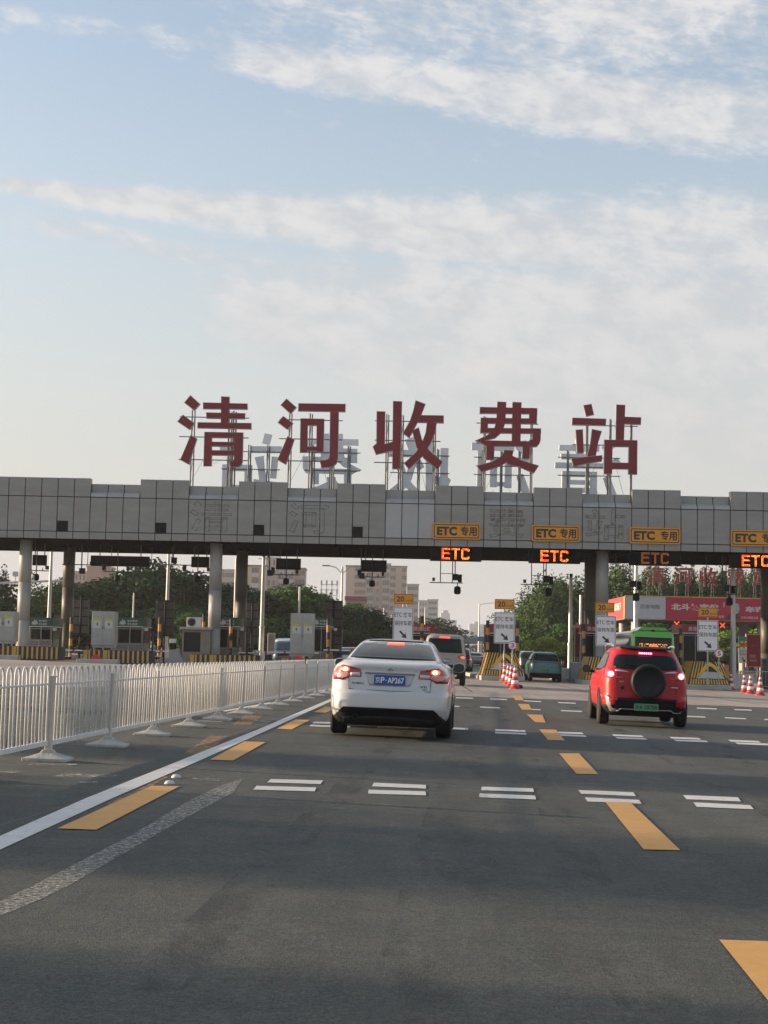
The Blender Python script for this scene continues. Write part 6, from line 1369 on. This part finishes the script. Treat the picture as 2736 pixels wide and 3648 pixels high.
# ================================================================ TREES
def leafmat(name, col, col2):
    m = mat(name, col, .75, var=.6, scale=.35, var2=col2, spec=.06)
    b = m.node_tree.nodes['Principled BSDF']; b.inputs['Subsurface Weight'].default_value = 0
    return m
L_DK = leafmat('leaves_dark', (.027, .072, .027), (.012, .036, .018)); L_MD = leafmat('leaves_mid', (.075, .15, .03), (.028, .07, .022)); L_PO = leafmat('leaves_poplar', (.11, .17, .06), (.04, .085, .03)); L_BR = leafmat('leaves_bright', (.20, .30, .04), (.10, .18, .03)); L_SP = leafmat('leaves_spruce', (.035, .07, .04), (.015, .035, .022))
M_TRK = mat('bark', (.13, .10, .075), .9, var=.3)
def tree_proto(kind, seed, H, W, leafm, n, ls):
    r = random.Random(seed); root = thing('tree'); root.name = {'round': 'broadleaf_tree', 'poplar': 'poplar_tree', 'spruce': 'conifer_tree'}[kind]
    mb = MB(); mb.tube((0, 0, 0), (0, 0, H*.55), W*.05+.08, W*.03+.04, 8)
    lobes = []
    if kind == 'round':
        for k in range(17):
            a = r.uniform(0, 6.28); q = r.uniform(.0, .62)*W; z = H*r.uniform(.30, .86); q *= (1-max(0, (z/H-.6))*1.5)
            lobes.append((q*math.cos(a), q*math.sin(a), z, W*r.uniform(.20, .40)))
        lobes.append((0, 0, H*.88, W*.30))
    elif kind == 'poplar':
        for k in range(10):
            a = k*2.4; q = W*r.uniform(.08, .62); hh = H*r.uniform(.78, 1.04)*(1-.25*q/W)
            x, y = q*math.cos(a), q*math.sin(a)
            for j in range(11): t = j/10; lobes.append((x*(.35+.65*t**.5), y*(.35+.65*t**.5), H*.14+(hh-H*.14)*t, W*(.30*(1-t)**.5+.085)*r.uniform(.8, 1.25)))
    else:
        for j in range(15): t = j/14; lobes.append((r.uniform(-.1, .1)*W, r.uniform(-.1, .1)*W, H*(.10+.88*t), W*(.60*(1-t)**.8+.04)))
    for x, y, z, q in lobes[::(1 if kind == 'round' else 5)]: mb.tube((0, 0, H*.28), (x, y, z), W*.018+.02, .02, 5)
    mb.build('trunk', M_TRK, root)
    vs, fs = [], []; tot = sum(l[3]**2 for l in lobes)
    for x, y, z, q in lobes:
        for k in range(int(n*q*q/tot)):
            u = Vector((r.gauss(0, 1), r.gauss(0, 1), r.gauss(0, 1))).normalized(); d = q*(r.random()**.28)*r.uniform(.85, 1.12)
            c = Vector((x, y, z))+Vector((u.x*d, u.y*d, u.z*d*(.8 if kind != 'poplar' else 1.25)))
            if c.z < H*.06: continue
            nn = (u+Vector((r.gauss(0, .6), r.gauss(0, .6), r.gauss(0, .6)))).normalized(); a = nn.orthogonal().normalized(); b = nn.cross(a); t = r.uniform(0, 6.28); a, b = a*math.cos(t)+b*math.sin(t), b*math.cos(t)-a*math.sin(t); s = ls*r.uniform(.6, 1.35)
            i = len(vs); vs += [tuple(c+a*s), tuple(c+b*s*.62), tuple(c-a*s), tuple(c-b*s*.62)]; fs.append((i, i+1, i+2, i+3))
    m = MB(); m.v = vs; m.f = fs; m.m = [0]*len(fs); m.build('crown', leafm, root, fix=False)
    return root
PR = {}
def tree(kind, var, X, Y, H, W, label, group, leaf=None):
    key = (kind, var, leaf.name)
    base = {'round': (10, 5.2), 'poplar': (16, 4.2), 'spruce': (9, 2.6)}[kind]
    if key not in PR:
        o = PR[key] = tree_proto(kind, hash(key[0])*0+var*7+len(kind), base[0], base[1], leaf, {'round': 5200, 'poplar': 11000, 'spruce': 2600}[kind], {'round': .20, 'poplar': .20, 'spruce': .13}[kind])
    else: o = dup(PR[key])
    o.location = (X, Y, min(0, gz(X, Y))-.1 if Y > 120 else gz(X, Y)-.1); o.scale = (W/base[1], W/base[1], H/base[0]); o.rotation_euler = (0, 0, rng.uniform(0, 6.28))
    tag(o, label, 'tree', group); return o
def tree_at(kind, var, x, ytop, Y, W, label, group, leaf):
    p = P(x, ytop, Y); tree(kind, var, p.x, Y, (p.z+.1)*(1.04 if kind == 'poplar' else 1.0), W, label, group, leaf)
lab_i = {}
# left: dark broadleaf belt
belt = [(-40, 2040, 150, 6, 'round', L_DK, 'at the left picture edge'), (40, 2130, 152, 6, 'round', L_DK, 'behind the leftmost column'), (130, 2020, 162, 3.2, 'spruce', L_SP, 'slim dark conifer right of the leftmost column'), (20, 1990, 165, 3., 'spruce', L_SP, 'conifer at the left picture edge'),
        (170, 2090, 148, 5.5, 'round', L_MD, 'right of the leftmost column, lower'), (225, 2060, 158, 5.5, 'round', L_DK, 'left of the second column'), (300, 2075, 150, 6.5, 'round', L_DK, 'behind the first dark board'), (365, 2060, 155, 6, 'round', L_DK, 'under the wide hanging display'),
        (430, 2040, 158, 6.5, 'round', L_MD, 'right under the wide hanging display'), (500, 2020, 152, 7, 'round', L_DK, 'tall, right of the wide hanging display'), (545, 1988, 156, 6.5, 'round', L_DK, 'tallest of the left belt'), (600, 2012, 160, 6.5, 'round', L_DK, 'behind the brown board'), (660, 2035, 154, 6.5, 'round', L_DK, 'above the air conditioner'),
        (720, 2045, 158, 6.5, 'round', L_DK, 'left of the second front column'), (690, 2190, 118, 3., 'round', L_MD, 'small bright one above the air conditioner'), (800, 2080, 158, 6., 'round', L_DK, 'between the second column pair'), (850, 2070, 165, 5., 'round', L_SP, 'behind the rear second column'),
        (900, 2095, 160, 6., 'round', L_SP, 'right of the second column pair'), (965, 2110, 165, 5.5, 'round', L_PO, 'pale one behind the sunlit pole'), (1010, 2085, 168, 6.5, 'round', L_MD, 'above the minibus'), (1060, 2080, 162, 7, 'round', L_MD, 'large, above the grey cabinet by the sedan'), (1120, 2110, 165, 6.5, 'round', L_MD, 'right of the large one above the cabinet'),
        (960, 2200, 150, 6, 'round', L_MD, 'low, behind the minibus'), (1030, 2190, 152, 5.5, 'round', L_DK, 'low, left of the cabinet by the sedan'), (1160, 2150, 155, 5.5, 'round', L_DK, 'behind the tall brown board'), (1265, 2148, 170, 6.5, 'round', L_MD, 'rounded, below the tan towers'), (1320, 2165, 165, 6, 'round', L_DK, 'below the tan towers, lower'), (1225, 2180, 168, 5.5, 'round', L_DK, 'behind the twin lamp pole'),
        (1370, 2235, 180, 5., 'round', L_DK, 'low, left of the leftmost speed sign'), (80, 2200, 140, 4.5, 'round', L_DK, 'low, behind the first booth'), (250, 2190, 142, 4.5, 'round', L_DK, 'low, behind the second column'), (470, 2170, 142, 5, 'round', L_DK, 'low, behind the second booth'), (640, 2150, 140, 5, 'round', L_DK, 'low, behind the beige booth'), (780, 2170, 142, 5, 'round', L_DK, 'low, behind the second front column'),
        (1545, 2200, 290, 13, 'round', L_DK, 'dark mound right of the leftmost speed sign'), (1490, 2215, 295, 11, 'round', L_DK, 'behind the leftmost speed sign'), (360, 2170, 142, 5, 'round', L_DK, 'low, behind the second cabinet'), (560, 2165, 142, 5, 'round', L_DK, 'low, behind the brown board'), (880, 2190, 142, 4.5, 'round', L_MD, 'low, right of the rear second column'), (150, 2200, 142, 4.5, 'round', L_DK, 'low, right of the first booth'), (1100, 2200, 145, 5, 'round', L_DK, 'low, behind the cabinet by the sedan'), (1240, 2240, 150, 4.5, 'round', L_DK, 'low, left of the sedan roof')]
for i, (x, y, Y, W, k, lf, l) in enumerate(belt): tree_at(k, i % 3, x, y, Y, W, {'round': 'leafy tree in the left belt, ', 'spruce': 'conifer in the left belt, '}[k]+l, 'trees of the left belt', lf)
# right: poplars
pop = [(1838, 2150, 205, 5.2, 'left edge of the group above the cones'), (1880, 2120, 190, 4.8, 'second of the group above the cones'), (1925, 2040, 182, 3.0, 'tallest pointed one above the teal car'), (1968, 2028, 180, 3.2, 'tall one above the teal car'), (2005, 2075, 186, 4.8, 'right of the tallest'), (2052, 2060, 190, 4.5, 'behind the sunlit pole'), (2090, 2030, 184, 4.8, 'behind the third column pair'),
       (2190, 2015, 195, 4.5, 'left of the far characters'), (2235, 2005, 190, 4.2, 'behind the pole above the bus'), (2275, 2045, 188, 5, 'between column and first far character'), (2320, 2018, 192, 4.6, 'behind the first far character'), (2365, 2000, 188, 4.6, 'between first and second far character'), (2400, 2050, 194, 5, 'behind the second far character, lower'), (2450, 2022, 190, 4.6, 'behind the second far character'), (2495, 2060, 188, 5, 'between second and third far character'),
       (2540, 2030, 192, 4.6, 'behind the third far character'), (2590, 2050, 190, 5, 'between third and fourth far character'), (2630, 2010, 188, 4.8, 'behind the fourth far character'), (2680, 2025, 192, 4.8, 'behind the last far character'), (2725, 2015, 186, 5, 'at the right picture edge'), (2140, 2060, 196, 5, 'behind the third column pair, farther')]
pop = [(x, y-(14 if x > 2150 else 4), Y, W*(.78 if x > 2150 else 1), l) for x, y, Y, W, l in pop]
pop += [(1946, 2046, 187, 2.8, 'slim one between the two tall ones above the teal car'), (1990, 2058, 184, 2.8, 'slim one right of the tall one above the teal car'), (1902, 2098, 186, 2.8, 'slim one left of the tallest above the teal car'), (2020, 2100, 192, 3., 'slim one left of the sunlit pole'),
        (2215, 2012, 190, 2.8, 'slim one above the left end of the banner'), (2340, 1998, 186, 2.8, 'slim one behind the first far character'), (2425, 2010, 190, 2.8, 'slim one behind the second far character'), (2515, 2022, 186, 2.8, 'slim one left of the third far character'), (2565, 2008, 190, 2.8, 'slim one right of the third far character'), (2655, 1996, 187, 2.8, 'slim one right of the fourth far character'), (2700, 2004, 190, 2.8, 'slim one behind the last far character'), (2300, 2030, 190, 2.6, 'slim one left of the first far character')]
for i, (x, y, Y, W, l) in enumerate(pop): tree_at('poplar', i % 3, x, y, Y, W, 'poplar at right, '+l, 'poplars in the right row', L_PO)
low_ = [(1945, 2262, 160, 3.2, L_BR, 'bright yellow-green young tree above the teal car'), (1880, 2200, 172, 5, L_MD, 'mid green tree low behind the cones sign'), (2010, 2220, 170, 5, L_MD, 'mid green tree behind the sunlit pole foot'), (2090, 2210, 168, 5, L_DK, 'dark tree low behind the third column pair'), (2230, 2225, 172, 5, L_MD, 'green tree under the far canopy behind the bus'), (2330, 2215, 175, 5, L_MD, 'green tree under the far canopy above the bus'), (2440, 2228, 174, 5, L_DK, 'dark tree under the far canopy right of the bus'),
        (2540, 2232, 172, 4.5, L_MD, 'green tree under the far canopy behind the rightmost speed sign'), (2595, 2240, 168, 4, L_BR, 'yellow-green tree right of the rightmost speed sign'), (2650, 2232, 172, 4.5, L_MD, 'green tree behind the far sign stack'), (2710, 2236, 170, 4.5, L_BR, 'yellow-green tree behind the red billboard'), (2160, 2230, 176, 4.5, L_DK, 'dark tree right of the third column pair')]
for i, (x, y, Y, W, lf, l) in enumerate(low_): tree_at('round', i % 3, x, y, Y, W, l, 'low trees at the right', lf)
# trees added unseen on the left, sized to cast the asphalt's shade bands
off = [(-36, 24.6, 8.6, 3.2), (-47, 19, 11, 5.4), (-44, 12, 11, 5.5), (-48, 6, 11.5, 6), (-42, 0, 10.5, 5.5), (-50, -5, 12, 6), (-39, 33.8, 7.2, 1.9)]
for i, (X, Y, H, W) in enumerate(off): tree('round', i % 3, X, Y, H, W, 'unseen tree added to shade the road, beyond the left picture edge, number %d from the far end' % (i+1), 'unseen trees added for shade beyond the left edge', L_DK)
# far low tree line
m = MB(); r = random.Random(5)
for k in range(9000):
    X = r.uniform(-420, 420); Y = 700+r.uniform(0, 30); h = (6+3*math.sin(X*.05)+2*math.sin(X*.13+1))*r.random()**.6; s = .9
    if 20 < X < 75: h *= .5
    a = Vector((r.gauss(0, 1), r.gauss(0, 1), r.gauss(0, 1))).normalized(); b = a.orthogonal().normalized(); c = Vector((X, Y, h)); n = len(m.v)
    m.v += [tuple(c+a*s), tuple(c+b*s), tuple(c-a*s), tuple(c-b*s)]; m.f.append((n, n+1, n+2, n+3)); m.m.append(0)
tag(m.build('distant_wood', L_DK, fix=False), 'distant belt of trees along the horizon', 'wood', kind='stuff')

# ================================================================ HAZE
hm = bpy.data.materials.new('haze_air'); hm.use_nodes = True; t = hm.node_tree; t.nodes.clear()
vo = t.nodes.new('ShaderNodeVolumePrincipled'); vo.inputs['Color'].default_value = (.90, .90, .92, 1); vo.inputs['Density'].default_value = .00020; vo.inputs['Anisotropy'].default_value = .3
ou = t.nodes.new('ShaderNodeOutputMaterial'); t.links.new(vo.outputs[0], ou.inputs['Volume'])
mb = MB(); mb.box((-920, -80, -2.2), (920, 2420, 62)); tag(mb.build('haze', hm), 'thin morning haze over the plaza and city', 'haze', kind='stuff')
